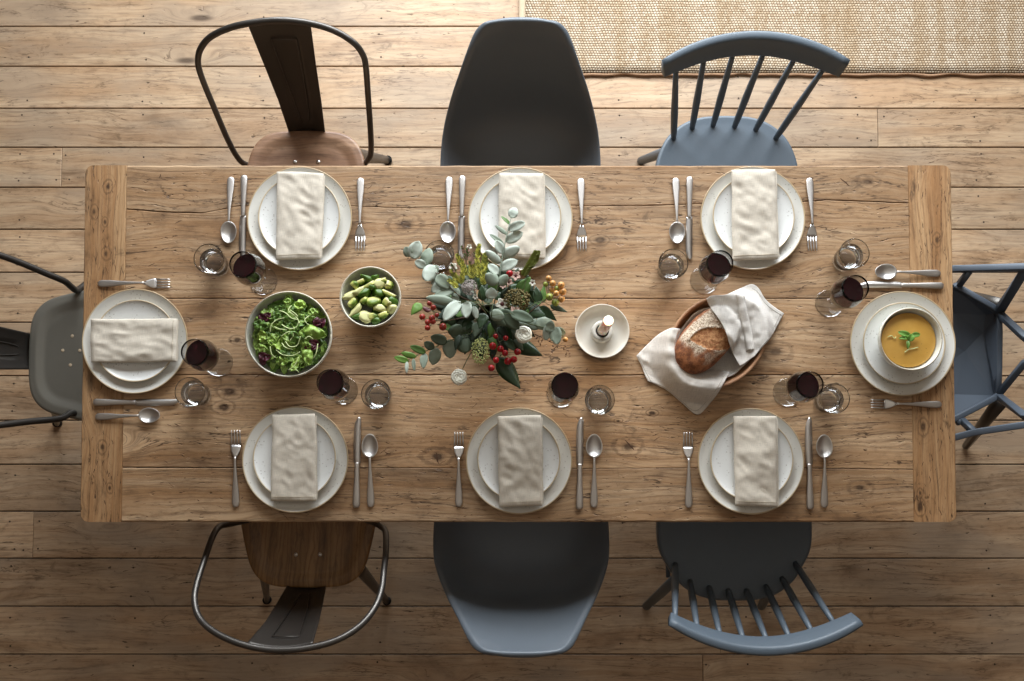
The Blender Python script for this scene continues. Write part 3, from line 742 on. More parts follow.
for k, s in SET.items():
    plate(*s['big'], .139, .018, TZ+.0012, 'dinner_plate', 'plate', 'large speckled cream dinner plate '+WH[k], 'plate', 'large dinner plates')
    plate(*s['small'], .1085, .016, TZ+.0095, 'side_plate', 'splate', 'small speckled plate stacked on the plate '+WH[k], 'plate', 'small plates')
    if s['nap']: napkin(k, s['nap'], TZ+.0275, WH[k], ord(k)*1.7)
    lay('fork', s['fork'], 'steel fork beside the plates '+WH[k], 'steel forks')
    lay('knife', s['knife'], 'steel table knife beside the plates '+WH[k], 'steel table knives', flip=(k in 'FGH'))
    lay('spoon', s['spoon'], 'steel spoon beside the plates '+WH[k], 'steel spoons')
# ---------------------------------------------------------------- glasses
def tumbler():
    r = empty('water_glass', (0, 0, 0)); h = .082
    o = [(0, .0008), (.025, .0008), (.0275, .0), (.0295, .002), (.0315, .02), (.0345, .05), (.038, .078), (.0384, h), (.0380, h+.0003), (.0375, h-.0004), (.0369, .076), (.0334, .05), (.0303, .022), (.0280, .013), (.024, .0105), (0, .0098)]
    mk('tumbler', lathe(o, 64), 'glass', r)
    w = [(0, .0102), (.0235, .0109), (.0275, .0135), (.0299, .0225), (.0330, .05), (.0332, .0525), (.0325, .052), (0, .052)]
    mk('water', lathe(w, 64), 'water', r)
    return r
def goblet():
    r = empty('wine_glass', (0, 0, 0))
    foot = [(0, 0), (.036, 0), (.0372, .0008), (.0368, .0018), (.03, .0028), (.012, .005), (.0055, .009), (.0042, .014), (0, .014)]
    mk('foot', lathe(foot, 64), 'glass', r)
    mk('glass_stem', lathe([(0, .0142), (.0041, .0142), (.0034, .03), (.0033, .06), (.0042, .074), (.006, .0798), (0, .0798)], 24), 'glass', r)
    b = [(0, .08), (.0062, .0802), (.014, .084), (.026, .093), (.0355, .106), (.0398, .12), (.0402, .132), (.0375, .155), (.0335, .178), (.0318, .190), (.0313, .1903), (.0309, .1898), (.0326, .177), (.0366, .155), (.0393, .132), (.0389, .12), (.0347, .107), (.0252, .0945), (.0135, .0862), (.005, .0835), (0, .083)]
    mk('bowl', lathe(b, 64), 'glass', r)
    w = [(0, .0834), (.005, .0839), (.0133, .0867), (.0248, .095), (.0342, .1074), (.0384, .12), (.0388, .132), (.0384, .1365), (.0376, .1362), (0, .136)]
    mk('wine', lathe(w, 64), 'wine', r)
    return r
tp, gp = tumbler(), goblet()
waters = [((213.3, 262), 'left of the wine by the wood-seated metal chair'), ((440.5, 258.5), 'half hidden behind the eucalyptus leaves'), ((670.8, 266.9), 'above the bread basket, near the top-right setting'),
          ((849.2, 256.8), 'touching the wine glass above the soup'), ((194.8, 393.3), "at the left end, below its wine glass"), ((829.7, 399.8), 'left of the fork at the right end'),
          ((378.2, 395.4), 'between the salad bowl and the flowers, below the small bowl'), ((598.4, 401), 'directly below the candle dish')]
for i, (p, w) in enumerate(waters):
    o = tp if i == 0 else copy_tree(tp); c = P(*p, TZ+.045); o.location = (c.x, c.y, TZ+.0012); o.rotation_euler = (0, 0, i)
    tag(o, 'clear water tumbler '+w, 'glass', 'water tumblers')
wines = [((263.4, 281), 'beside the top-left plates'), ((219, 362), 'beside the plates at the left end'), ((344, 390), 'below the big salad bowl'), ((560.8, 393), 'below the flowers, left of a tumbler'),
         ((704, 280), 'above the bread basket'), ((829, 303), 'left of the soup plates, leaning over the knife tip'), ((787, 392), 'right of the bread basket')]
for i, (p, w) in enumerate(wines):
    o = gp if i == 0 else copy_tree(gp); c = P(*p); o.location = (c.x, c.y, TZ+.0012)
    tag(o, 'stemmed glass of red wine '+w, 'wine glass', 'glasses of red wine')
# ---------------------------------------------------------------- bowls, soup
def bowl_prof(r, h, foot, t=.0045):
    o = [(0, .003), (foot-.004, .003), (foot-.002, 0), (foot+.002, 0), (foot+.004, .004)]
    for k in range(1, 11):
        a = k/10; o.append((foot+.004+(r-foot-.004)*math.sin(a*PI/2)**.9, .004+(h-.004)*(1-math.cos(a*PI/2))**.85))
    o += [(r-t*.3, h+.0015), (r-t*.8, h+.001)]
    for k in range(10, 0, -1):
        a = k/10; o.append((max(0, (foot+.004+(r-foot-.004)*math.sin(a*PI/2)**.9)-t), .004+t*.9+(h-.004-t*.9)*(1-math.cos(a*PI/2))**.85))
    o.append((0, .0075)); return o
def bowl(px, py, r, h, z, foot, label, name):
    c = P(px, py, z+h); o = mk(name, lathe(bowl_prof(r, h, foot), 80), 'bowl', None, (0, 0, 0)); o.location = (c.x, c.y, z)
    tag(o, label, 'bowl'); rim = mk('rim', tube([(r*math.cos(a)-.0022*math.cos(a), r*math.sin(a)-.0022*math.sin(a), h+.0012) for a in [2*PI*k/80 for k in range(81)]], .0011, 6), 'stitch', o)
    return c
sb = bowl(288.5, 334.2, .1115, .075, TZ+.001, .045, 'large cream bowl filled with green leaf salad', 'salad_bowl')
vb = bowl(370.3, 296.9, .0795, .062, TZ+.001, .034, 'small cream bowl filled with avocado pieces', 'serving_bowl')
s2 = TZ+.0165
ub = bowl(910.9, 339.2, .0815, .055, s2, .04, 'cream soup bowl standing on the small plate at the right end', 'soup_bowl')
sz = s2+.041
pr = []
o = mk('soup', lathe([(0, -.03), (.045, -.03), (.066, -.008), (.0705, -.0005), (.0695, 0), (0, 0)], 64), 'soup', None, (0, 0, 0)); o.location = (ub.x, ub.y, sz)
tag(o, 'smooth golden orange soup filling the cream bowl', 'soup')
def leafv(b, t, w, cup=.15, bend=.0, n=8, m=4, rnd=.5, roll=0.0, wavy=0.0, sd=0.0, tip=1.0):
    """leaf from base b to tip t (world), width w; rnd .5 round .. 1 pointed"""
    b, t = Vector(b), Vector(t); d = t-b; L = d.length; dn = d.normalized()
    up = Vector((0, 0, 1)); s = dn.cross(up)
    s = s.normalized() if s.length > 1e-4 else Vector((1, 0, 0)); n_ = s.cross(dn)
    if roll: s, n_ = s*math.cos(roll)+n_*math.sin(roll), n_*math.cos(roll)-s*math.sin(roll)
    V, Fc = [], []
    for i in range(n+1):
        q = i/n; prof = math.sin(PI*q**(.85 if rnd < .7 else .62))**(.55 if rnd < .7 else .9)
        if i == 0: prof = .06
        if i == n: prof = .04
        for j in range(m+1):
            u = j/m*2-1
            p = b+d*q+s*(u*prof*w/2)+n_*((abs(u)**1.5)*prof*w*cup+bend*L*math.sin(PI*q)+wavy*w*nz(q*5+sd, u*1.7+sd, sd))
            V.append(p)
    for i in range(n):
        for j in range(m): Fc.append((i*(m+1)+j, i*(m+1)+j+1, (i+1)*(m+1)+j+1, (i+1)*(m+1)+j))
    return V, Fc
# basil garnish on the soup
def gz(zx, zy): return (860+zx/6.81, 290+zy/6.81)
for k, (a, b, w, lb) in enumerate([((345, 318), (258, 285), 45, 'large basil leaf pointing up-left on the soup'), ((345, 322), (262, 330), 32, 'basil leaf pointing left on the soup'), ((330, 350), (350, 300), 50, 'basil leaf in the middle of the soup garnish'),
                            ((345, 310), (405, 305), 38, 'pale basil leaf pointing right on the soup'), ((320, 345), (318, 405), 26, 'narrow dark basil leaf pointing down on the soup')]):
    A, B = P(*gz(*a), sz+.004), P(*gz(*b), sz+.005+.002*k*0)
    o = mk('basil_leaf', leafv(A+Vector((0, 0, .001*k)), B+Vector((0, 0, .0015*k)), w/6.81/395, .2, .08, sd=k, wavy=.08), 'basil' if k != 4 else 'lettuce2', None, (A.x, A.y, sz), solid=.0004)
    tag(o, lb, 'herb leaf', 'basil leaves on the soup')
for k, pts in enumerate([[(305, 425), (330, 405), (360, 400), (395, 390)], [(190, 320), (215, 312), (235, 330), (245, 318)]]):
    q = cr([P(*gz(*p), sz+.003) for p in pts], 4)
    o = mk('micro_green_sprig', tube(q, .0011, 6), 'sprout', None, q[0]); tag(o, ['pale cress sprig at the lower edge of the soup garnish', 'pale cress sprig at the left of the soup garnish'][k], 'herb sprig', 'cress sprigs on the soup')
# salad leaves
def salad():
    types = [('lettuce', .030, .62), ('lettuce2', .026, .3), ('lettuce3', .024, .3)]
    protos_ = {}
    def get(mat, i):
        key = (mat, i)
        if key not in protos_:
            w = R.uniform(.024, .036); l = R.uniform(.036, .052)
            vf = leafv((-l/2, 0, 0), (l/2, 0, 0), w, R.uniform(-.14, .14), R.uniform(.02, .16), n=12, m=8, wavy=.42, sd=i*3.1+len(mat))
            me = mk('salad_leaf', vf, mat, None, (0, 0, 0), solid=.0006); protos_[key] = [me, False]
        return protos_[key]
    for i in range(120):
        t = math.sqrt((i+.5)/120); a = i*2.39996
        rad = t*.090; x, y = rad*math.cos(a), rad*math.sin(a)
        mat = R.choices(['lettuce', 'lettuce2', 'lettuce3'], [4, 4, 1.4])[0]
        pr_ = get(mat, R.randrange(4)); o = pr_[0] if not pr_[1] else pr_[0].copy()
        if pr_[1]: C.objects.link(o)
        pr_[1] = True
        z = TZ+.052+.018*(1-t*t)+R.uniform(-.008, .008)
        o.location = (sb.x+x, sb.y+y, z); o.rotation_euler = (R.gauss(0, .5), R.gauss(0, .45), R.uniform(0, 2*PI)); s = R.uniform(.75, 1.1); o.scale = (s, s, s)
        tag(o, {'lettuce': 'fresh green lettuce leaf in the large salad bowl', 'lettuce2': 'dark green spinach-like leaf in the large salad bowl', 'lettuce3': 'pale yellow-green leaf in the large salad bowl'}[mat], 'salad leaf',
            {'lettuce': 'green lettuce leaves', 'lettuce2': 'dark green salad leaves', 'lettuce3': 'pale salad leaves'}[mat])
    def sz_(x, y): return (240+x/6.81, 285+y/6.81)
    for (x, y, lb) in [(165, 215, 'upper left of the salad'), (180, 495, 'lower left of the salad'), (545, 265, 'right edge of the salad'), (500, 415, 'lower right of the salad')]:
        for q in range(3):
            c = P(*sz_(x+R.uniform(-22, 22), y+R.uniform(-18, 18)), TZ+.072)
            a = R.uniform(0, PI); d = Vector((math.cos(a), math.sin(a), .2))*.015
            o = mk('radicchio_leaf', leafv(c-d, c+d, .02, .3, .15, n=8, m=5, wavy=.4, sd=x+q), 'radicchio', None, c, solid=.0006)
            tag(o, 'dark purple radicchio piece at the '+lb, 'salad leaf', 'radicchio at the '+lb)
    sp = [[(205, 320), (215, 270), (255, 235), (300, 225)], [(270, 175), (310, 190), (350, 225), (390, 235)], [(350, 140), (330, 175), (380, 215), (410, 265)], [(285, 270), (330, 295), (380, 290), (400, 250)],
          [(280, 350), (330, 320), (365, 335), (340, 380)], [(310, 385), (340, 420), (390, 410), (412, 350)], [(285, 395), (310, 425), (360, 440)], [(245, 440), (290, 475), (360, 480), (410, 455)],
          [(205, 420), (215, 470), (245, 495)], [(330, 580), (370, 550), (400, 490)], [(530, 400), (520, 460), (500, 500)], [(235, 285), (270, 300), (320, 305)], [(470, 210), (440, 240), (470, 275)], [(360, 570), (385, 580), (400, 595)], [(395, 215), (370, 190), (340, 170)], [(440, 370), (470, 350), (500, 370)]]
    for k, pts in enumerate(sp):
        q = cr([P(*sz_(*p), TZ+.078+.012*math.exp(-((p[0]-340)**2+(p[1]-340)**2)/30000)+.003*(j % 2)) for j, p in enumerate(pts)], 5)
        n = len(q)
        o = mk('sprout_stalk', tube(q, [.0011*(1-.5*i/n)+.0004 for i in range(n)], 6), 'sprout', None, q[0])
        tag(o, 'thin pale curling sprout stalk on top of the salad', 'sprout', 'pale sprouts on the salad')
    for k, (a, b, w) in enumerate([((445, 380), (470, 545), 75), ((395, 300), (590, 345), 90), ((90, 270), (200, 280), 75), ((245, 510), (330, 520), 70), ((115, 350), (190, 350), 70), ((185, 370), (250, 390), 60), ((390, 520), (350, 590), 45), ((210, 250), (290, 190), 50), ((380, 230), (470, 230), 60),
                                   ((340, 590), (410, 480), 30), ((470, 180), (530, 190), 50), ((100, 420), (190, 440), 50), ((230, 160), (285, 150), 30), ((300, 110), (350, 120), 50), ((370, 130), (450, 140), 70)]):
        A, B = P(*sz_(*a), TZ+.079), P(*sz_(*b), TZ+.081)
        o = mk('large_salad_leaf', leafv(A, B, w/6.81/400*1.1, -.05, .03, n=16, m=10, wavy=.5, sd=k*1.3), ['lettuce', 'lettuce', 'lettuce2', 'lettuce', 'lettuce3'][k % 5] if k != 2 else 'lettuce2', None, A, solid=.0006)
        tag(o, 'broad curled green leaf lying on top of the salad', 'salad leaf', 'broad leaves on top of the salad')
salad()
# avocado bowl
def chunks():
    def lump(sx, sy, sz__, sd, facet=.6):
        V, Fc = lathe([(0, -1)]+[(math.cos(a), math.sin(a)) for a in [(-.5+k/8)*PI for k in range(1, 8)]]+[(0, 1)], 14)
        V = [Vector((v.x*sx*(1+facet*nz(v.x*1.5, v.y*1.5, sd)), v.y*sy*(1+facet*nz(v.y*1.4, v.z, sd+3)), v.z*sz__)) for v in V]
        V = [Vector((v.x, v.y+.25*v.x*v.x/sx, min(v.z, sz__*.75))) for v in V]
        return V, Fc
    def bz(x, y): return (335+x/9.73, 260+y/9.73)
    specs = [(200, 240, 34, 30, 'avocado'), (255, 215, 36, 24, 'avocado'), (320, 185, 44, 22, 'greenveg'), (430, 235, 50, 32, 'avocado2'), (530, 245, 28, 40, 'avocado'), (330, 255, 60, 26, 'avocado'), (350, 260, 26, 40, 'greenveg'), (240, 300, 55, 24, 'avocado2'), (150, 350, 46, 30, 'avocado2'),
             (430, 325, 44, 28, 'greenveg'), (520, 335, 62, 24, 'avocado'), (300, 310, 46, 28, 'greenveg'), (370, 410, 56, 44, 'avocado'), (180, 420, 44, 36, 'avocado'), (210, 490, 52, 24, 'avocado2'), (440, 470, 30, 42, 'avocado2'), (500, 420, 34, 46, 'avocado'), (550, 470, 28, 40, 'avocado2'),
             (300, 560, 50, 46, 'avocado2'), (370, 550, 30, 50, 'avocado'), (470, 540, 46, 30, 'avocado'), (400, 590, 40, 24, 'greenveg'), (560, 400, 30, 40, 'greenveg'), (220, 550, 34, 24, 'greenveg'), (290, 400, 30, 26, 'avocado'), (390, 170, 30, 18, 'greenveg'), (470, 200, 30, 22, 'avocado')]
    base = {}
    for i, (x, y, a, b, mt) in enumerate(specs+[(R.uniform(190, 500), R.uniform(200, 540), 44, 36, 'greenveg') for _ in range(14)]):
        deep = i >= len(specs)
        d = math.hypot(x-345, y-365)/300
        c = P(*bz(x, y), TZ+(.034 if deep else .052+.006*(1-d)))
        v = (i*7) % 3; key = (mt, v)
        if key not in base: base[key] = o = mk('avocado_piece' if mt != 'greenveg' else 'green_vegetable_piece', lump(.012, .0085, .0085, v*3.3+len(mt)), mt, None, (0, 0, 0))
        else: o = base[key].copy(); C.objects.link(o)
        o.location = c; o.rotation_euler = (R.gauss(0, .3), R.gauss(0, .3), [2.4, .4, -.3, .6, 1.4, .5, 1.5, .6, .5, .1, -.45, .8, .2, .9, .8, 1.4, -.9, 1.9, .9, 1.6, .4, .1, 1.2, .3, .7, .2, .4][i] if not deep else R.uniform(0, 3))
        o.scale = (a/9.73/395/.012*1.45, b/9.73/395/.0085*1.45, 1.5)
        tag(o, {'avocado': 'yellow-green avocado piece in the small bowl', 'avocado2': 'pale cream cut piece in the small bowl', 'greenveg': 'dark green piece in the small bowl'}[mt], 'food piece',
            {'avocado': 'avocado pieces', 'avocado2': 'pale cut pieces in the small bowl', 'greenveg': 'dark green pieces in the small bowl'}[mt])
chunks()
# ---------------------------------------------------------------- candle
cc = P(602.3, 331, TZ+.028)
hold = empty('candle_holder', (cc.x, cc.y, TZ+.001), 0, 'round cream clay candle dish with raised socket', 'candle holder')
mk('dish', lathe([(0, .002), (.05, .002), (.053, 0), (.06, .002), (.069, .014), (.0715, .026), (.0705, .0275), (.0688, .0268), (.066, .016), (.058, .0078), (.04, .006), (0, .006)], 80), 'holder', hold)
mk('socket', lathe([(.029, .0058), (.028, .012), (.0272, .0285), (.0255, .0305), (.0185, .0305), (.0172, .029), (.0172, .0125), (0, .0125)], 48), 'holder', hold)
mk('socket_lining', lathe([(.017, .0132), (.017, .0292), (.0166, .0292), (.0166, .0128), (0, .0128)], 40), 'liner', hold)
can = empty('taper_candle', (cc.x+.0005, cc.y+.001, TZ+.0142), 0, 'lit white candle standing in the clay dish', 'candle')
ch = .165
mk('wax_body', lathe([(0, 0), (.0138, 0), (.0128, ch-.003), (.012, ch), (.009, ch-.0005), (.006, ch-.003), (0, ch-.004)], 40), 'wax', can)
mk('wick', tube([(0, 0, ch-.004), (.0004, .0003, ch+.004), (.0012, .0006, ch+.009)], .0008, 6), 'liner', can)
mk('flame', lathe([(0, ch+.002), (.0032, ch+.006), (.0052, ch+.012), (.0048, ch+.02), (.0025, ch+.03), (0, ch+.038)], 20), 'flame', can)
ld = bpy.data.lights.new('candle_glow', 'POINT'); ld.energy = .35; ld.color = (1, .72, .42); ld.shadow_soft_size = .006
lo = bpy.data.objects.new('candle_glow', ld); C.objects.link(lo); lo.location = (cc.x+.0005, cc.y+.001, TZ+.0142+ch+.045)
# ---------------------------------------------------------------- bread basket
bc = P(717.5, 341.5, TZ+.068); ang = math.atan2(55, 68)     # long axis, up-right
ca_, sa_ = math.cos(ang), math.sin(ang); AE, BE = .136, .1125
def el(x, y):
    dx, dy = x-bc.x, y-bc.y; u = dx*ca_+dy*sa_; v = -dx*sa_+dy*ca_
    return u, v, math.hypot(u/AE, v/BE)
bas = empty('bread_basket', (bc.x, bc.y, TZ+.001), ang, 'oval turned wooden bread bowl under the grey cloth', 'basket')
bp_ = [(0, 0), (.6, 0), (.68, .003), (.86, .022), (.96, .046), (1.0, .064), (1.0, .067), (.985, .0685), (.945, .0685), (.93, .066), (.9, .05), (.8, .027), (.62, .011), (0, .008)]
mk('bowl', lathe(bp_, 80, sx=AE, sy=BE), 'basket', bas, bid=.2)
# loaf
lc = P(705.5, 340.5, TZ+.075); la = math.atan2(46, 50)
def lz(x, y): return (630+x/4.864, 280+y/4.864)
LA, LB, LH = .094, .060, .036
cl_, sl_ = math.cos(la), math.sin(la)
def loaf():
    V, Fc = [], []; NU, NV = 130, 72; sc1, fl1 = [], []
    def pix_to_local(zx, zy):
        p = P(*lz(zx, zy), TZ+.095); dx, dy = p.x-LC.x, p.y-LC.y
        return dx*cl_+dy*sl_, -dx*sl_+dy*cl_
    edge_t = [pix_to_local(*p) for p in [(285, 290), (310, 262), (345, 242), (390, 234), (440, 237), (475, 255), (520, 280)]]   # upper lip of the score
    edge_b = [pix_to_local(*p) for p in [(285, 290), (325, 318), (370, 338), (420, 345), (470, 338), (500, 325), (530, 310)]]
    poly = edge_t+edge_b[::-1]
    def inside(x, y):
        c = False; n = len(poly)
        for i in range(n):
            x1, y1 = poly[i]; x2, y2 = poly[(i+1) % n]
            if (y1 > y) != (y2 > y) and x < (x2-x1)*(y-y1)/(y2-y1)+x1: c = not c
        return c
    def dseg(line, x, y):
        best = 9
        for (x1, y1), (x2, y2) in zip(line, line[1:]):
            dx, dy = x2-x1, y2-y1; t = max(0, min(1, ((x-x1)*dx+(y-y1)*dy)/(dx*dx+dy*dy+1e-12)))
            best = min(best, math.hypot(x-x1-dx*t, y-y1-dy*t))
        return best
    for j in range(NV+1):
        ph = -PI/2+PI*j/NV
        for i in range(NU):
            th = 2*PI*i/NU
            e = .82
            cx_ = math.copysign(abs(math.cos(th))**e, math.cos(th)); sy_ = math.copysign(abs(math.sin(th))**e, math.sin(th))
            cp = abs(math.cos(ph))**.8; sp_ = math.copysign(abs(math.sin(ph))**.9, math.sin(ph))
            x, y, z = LA*cx_*cp, LB*sy_*cp, LH*sp_
            y += .006*math.sin(x*14)
            s = 0
            if z > 0:
                if inside(x, y): s = 1; z -= .002; z += .0015*nz(x*160, y*160)
                dt = dseg(edge_t, x, y)
                if dt < .007 and not inside(x, y): z += .004*(1-dt/.007)
                db = dseg(edge_b, x, y)
                if db < .005: z += .0015*(1-db/.005)
            z += .001*nz(x*50, y*50, z*50)
            u, v_ = x/LA, y/LB
            sm_ = lambda q, a, b: (lambda t: t*t*(3-2*t))(max(0, min(1, (q-a)/(b-a))))
            f = .72
            f *= 1-.95*sm_(-u, .35, .75)                    # bare crust at the near end
            f *= 1-.55*sm_(-v_, .0, .35)*sm_(-u, -.25, .35)
            f *= 1-.8*sm_(abs(v_), .75, .98)
            if z < 0: f *= .3
            V.append(Vector((x, y, z))); sc1.append(s); fl1.append(f)
    for j in range(NV):
        for i in range(NU): Fc.append((j*NU+i, j*NU+(i+1) % NU, (j+1)*NU+(i+1) % NU, (j+1)*NU+i))
    return V, Fc, sc1, fl1
LC = lc
V, Fc, s1, f1 = loaf()
bread = mk('bread_loaf', (V, Fc), 'bread', None, (0, 0, 0), attrs={'score': s1, 'flour': f1}); bread.location = (lc.x, lc.y, TZ+.072); bread.rotation_euler = (0, 0, la)
tag(bread, 'crusty flour-dusted loaf with one split score, half under the grey cloth', 'bread')
def bread_top(x, y):
    dx, dy = x-lc.x, y-lc.y; u = (dx*cl_+dy*sl_)/LA; v = (-dx*sl_+dy*cl_)/LB
    r = (abs(u)**2.3+abs(v)**2.3)**(1/2.3)/1.10
    return TZ+.078+LH*math.sqrt(max(0, 1-min(1, r)**2.4)) if r < 1 else 0
def cloth_h(x, y, over):
    u, v, r = el(x, y)
    k = min(1, max(0, (r-.98)/.34)); k = k*k*(3-2*k)
    zz = TZ+.077-(.077-.006)*k if r > .98 else TZ+.077-(.016*min(1, (.98-r)/.5) if over else .040*min(1, max(0, .89-r)/.3))
    if over: zz = max(zz, bread_top(x, y)+.009) if r < 1 else zz
    return zz
def coons(top, right, bottom, left, nu, nv, over, sd, dip=0):
    """patch from four boundary pixel polylines (top/bottom run left-right, left/right run top-bottom)"""
    def ev(pl, t):
        n = len(pl)-1; k = min(int(t*n), n-1); f = t*n-k
        return Vector((pl[k][0]*(1-f)+pl[k+1][0]*f, pl[k][1]*(1-f)+pl[k+1][1]*f))
    T, B, L_, R_ = [cr(p, 6) for p in (top, bottom, left, right)]
    V = []; 
    for j in range(nv+1):
        v = j/nv
        for i in range(nu+1):
            u = i/nu
            p = ev(T, u)*(1-v)+ev(B, u)*v+ev(L_, v)*(1-u)+ev(R_, v)*u-(Vector(T[0][:2])*(1-u)*(1-v)+Vector(T[-1][:2])*u*(1-v)+Vector(B[0][:2])*(1-u)*v+Vector(B[-1][:2])*u*v)
            z = TZ+.05
            for _ in range(4):
                w = P(p.x, p.y, z); z = cloth_h(w.x, w.y, over)
                e = min(u, 1-u, v, 1-v); k = min(1, e/.12)
                q = nz(w.x*26+sd, w.y*26, sd); q2 = nz(w.x*13+w.y*20+sd, w.y*9-w.x*9, sd+4)
                z += (.004*q-.010*abs(q2)+.0035)*(.35+.65*k)+.002*nz(w.x*70, w.y*70, sd)
                z = max(z, TZ+.004, bread_top(w.x, w.y)+.004 if over else 0)
            V.append(P(p.x, p.y, z))
    Fc = [(j*(nu+1)+i, j*(nu+1)+i+1, (j+1)*(nu+1)+i+1, (j+1)*(nu+1)+i) for j in range(nv) for i in range(nu)]
    return V, Fc
Z = lambda pts: [lz(*p) for p in pts]
lobe1 = coons(top=Z([(30, 370), (80, 318), (140, 265), (200, 235), (245, 238)]), right=Z([(245, 238), (225, 300), (235, 380), (275, 435), (340, 448), (400, 440), (445, 445), (483, 448)]),
              bottom=Z([(85, 490), (180, 535), (250, 595), (325, 655), (380, 610), (440, 530), (483, 448)]), left=Z([(30, 370), (55, 415), (70, 455), (85, 490)]), nu=44, nv=44, over=False, sd=2.0)
cloth = empty('linen_cloth', (bc.x, bc.y, TZ), 0, 'pale grey linen cloth wrapped around the loaf and spilling over the wooden bowl', 'cloth')
lobe2 = coons(top=Z([(370, 90), (405, 75), (470, 70), (540, 40), (590, 20), (625, 40), (655, 90), (700, 130), (748, 162)]), right=Z([(748, 162), (715, 225), (680, 285), (640, 330), (608, 368)]),
              bottom=Z([(535, 418), (548, 412), (565, 400), (585, 385), (608, 368)]), left=Z([(370, 90), (392, 135), (432, 190), (465, 250), (490, 330), (512, 380), (535, 418)]), nu=50, nv=44, over=True, sd=7.0)
mk('lower_drape', lobe1, 'cloth', cloth, cloth.location, solid=.0022)
mk('upper_drape', lobe2, 'cloth', cloth, cloth.location, solid=.0022)
# lining inside the bowl, between the two drapes
def lining(u, v):
    a = 2*PI*u; r = .15+.80*v
    x = AE*r*math.cos(a); y = BE*r*math.sin(a)
    w = 1+.02*nz(math.cos(a)*4, math.sin(a)*4, 3)
    z = .014+.050*max(0, (r-.3)/.65)**2+.004*abs(nz(a*2, r*3, 1))*(1 if v < .99 else 1)
    X, Y = bc.x+(x*ca_-y*sa_)*w*.955, bc.y+(x*sa_+y*ca_)*w*.955
    return (X, Y, TZ+z+.002)
mk('bowl_lining', grid(90, 16, lambda u, v: lining(u, v*(.90+.10*nz(u*9, 3)))), 'cloth', cloth, cloth.location, solid=.0012)
# folded hem band on the upper drape
def surf_z(px, py):
    z = TZ+.05
    for _ in range(4):
        w = P(px, py, z); q = nz(w.x*26+7, w.y*26, 7); q2 = nz(w.x*13+w.y*20+7, w.y*9-w.x*9, 11); z = max(cloth_h(w.x, w.y, True)+(.004*q-.010*abs(q2)+.0035)+.002*nz(w.x*70, w.y*70, 7), TZ+.004, bread_top(w.x, w.y)+.004)
    return z
def band(pl, wpx, off, name, mat, par):
    pl = cr(Z(pl), 8); Vb = []
    for i, p in enumerate(pl):
        q = pl[min(i+1, len(pl)-1)]; o_ = pl[max(i-1, 0)]; d = Vector((q[0]-o_[0], q[1]-o_[1])).normalized(); n_ = Vector((-d.y, d.x))
        for s in (-.5, -.25, 0, .25, .5):
            a, b = p[0]+n_.x*s*wpx, p[1]+n_.y*s*wpx; z = surf_z(a, b)+off*(1-(2*s)**4)+.002; Vb.append(P(a, b, z))
    Fb = [(i*5+k, i*5+k+1, (i+1)*5+k+1, (i+1)*5+k) for i in range(len(pl)-1) for k in range(4)]
    return mk(name, (Vb, Fb), mat, par, cloth.location, solid=.001)
band([(535, 65), (545, 130), (560, 200), (575, 270), (585, 340)], 8.5, .004, 'folded_hem', 'cloth', cloth)
band([(521, 75), (530, 140), (546, 210), (560, 280), (568, 335)], .7, .001, 'hem_stitching', 'clothstitch', cloth)
def line_on(vf, nu, idx, name):
    pts = [vf[0][i]+Vector((0, 0, .0014)) for i in idx]
    mk(name, tube(pts, .0007, 5), 'clothstitch', cloth, cloth.location)
line_on(lobe1, 44, [j*45+2 for j in range(2, 43)], 'hem_stitching')
line_on(lobe1, 44, [41*45+i for i in range(2, 43)], 'hem_stitching')
line_on(lobe2, 50, [3*51+i for i in range(26, 50)], 'hem_stitching')
line_on(lobe2, 50, [j*51+48 for j in range(2, 43)], 'hem_stitching')
# ---------------------------------------------------------------- flowers
def fz(x, y): return (390+x/3.405, 200+y/3.405)
vc = P(491, 325, TZ)
vase = mk('flower_vase', lathe([(0, .002), (.03, 0), (.038, .004), (.046, .03), (.046, .06), (.036, .095), (.03, .11), (.033, .12), (.031, .12), (.028, .11), (.034, .094), (.043, .06), (.043, .03), (.034, .008), (0, .006)], 48), 'vase', None, (0, 0, 0))
vase.location = (vc.x, vc.y, TZ+.001); tag(vase, 'small dark vase holding the flowers at the table centre', 'vase')
mouth = Vector((vc.x, vc.y, TZ+.11))
def FP(x, y, z): return P(*fz(x, y), z)
def stem_curve(pts, r0=.0018, r1=.0009):
    q = cr([mouth+Vector((R.uniform(-.012, .012), R.uniform(-.012, .012), -.03))]+[FP(*p) for p in pts], 6)
    n = len(q); return q, tube(q, [r0+(r1-r0)*i/(n-1) for i in range(n)], 6)
def sprig(name, pts, label, cat, grp=None, stem='stem', r0=.0018, r1=.0009):
    q, vf = stem_curve(pts, r0, r1)
    e = empty(name, mouth, 0, label, cat, grp); mk('stem', vf, stem, e, mouth)
    return e, q
def near(q, p): return min((Vector(a) for a in q), key=lambda a: (a-p).length)
def leaves(e, q, specs, zf, mats, rnd=.5, cup=.12, attach=True):
    for k, s in enumerate(specs):
        x0, y0, x1, y1, w = s[:5]; mt = s[5] if len(s) > 5 else mats[k % len(mats)]
        z = zf(x0, y0)+R.uniform(-.004, .006)
        a = FP(x0, y0, z); b = FP(x1, y1, z+R.uniform(-.008, .012))
        Lr = (b-a).length
        mk('leaf', leafv(a, b, w/3.405/415, cup*R.uniform(.4, 1.4)*R.choice((1, -1)), R.uniform(-.02, .1), n=10, m=4, rnd=rnd, roll=R.uniform(-.35, .35), wavy=.05, sd=k), mt, e, mouth, solid=.0005)
        if attach:
            c = near(q, a)
            if (c-a).length > .002: mk('leaf_stalk', tube([c, a], .0006, 5), 'stem', e, mouth)
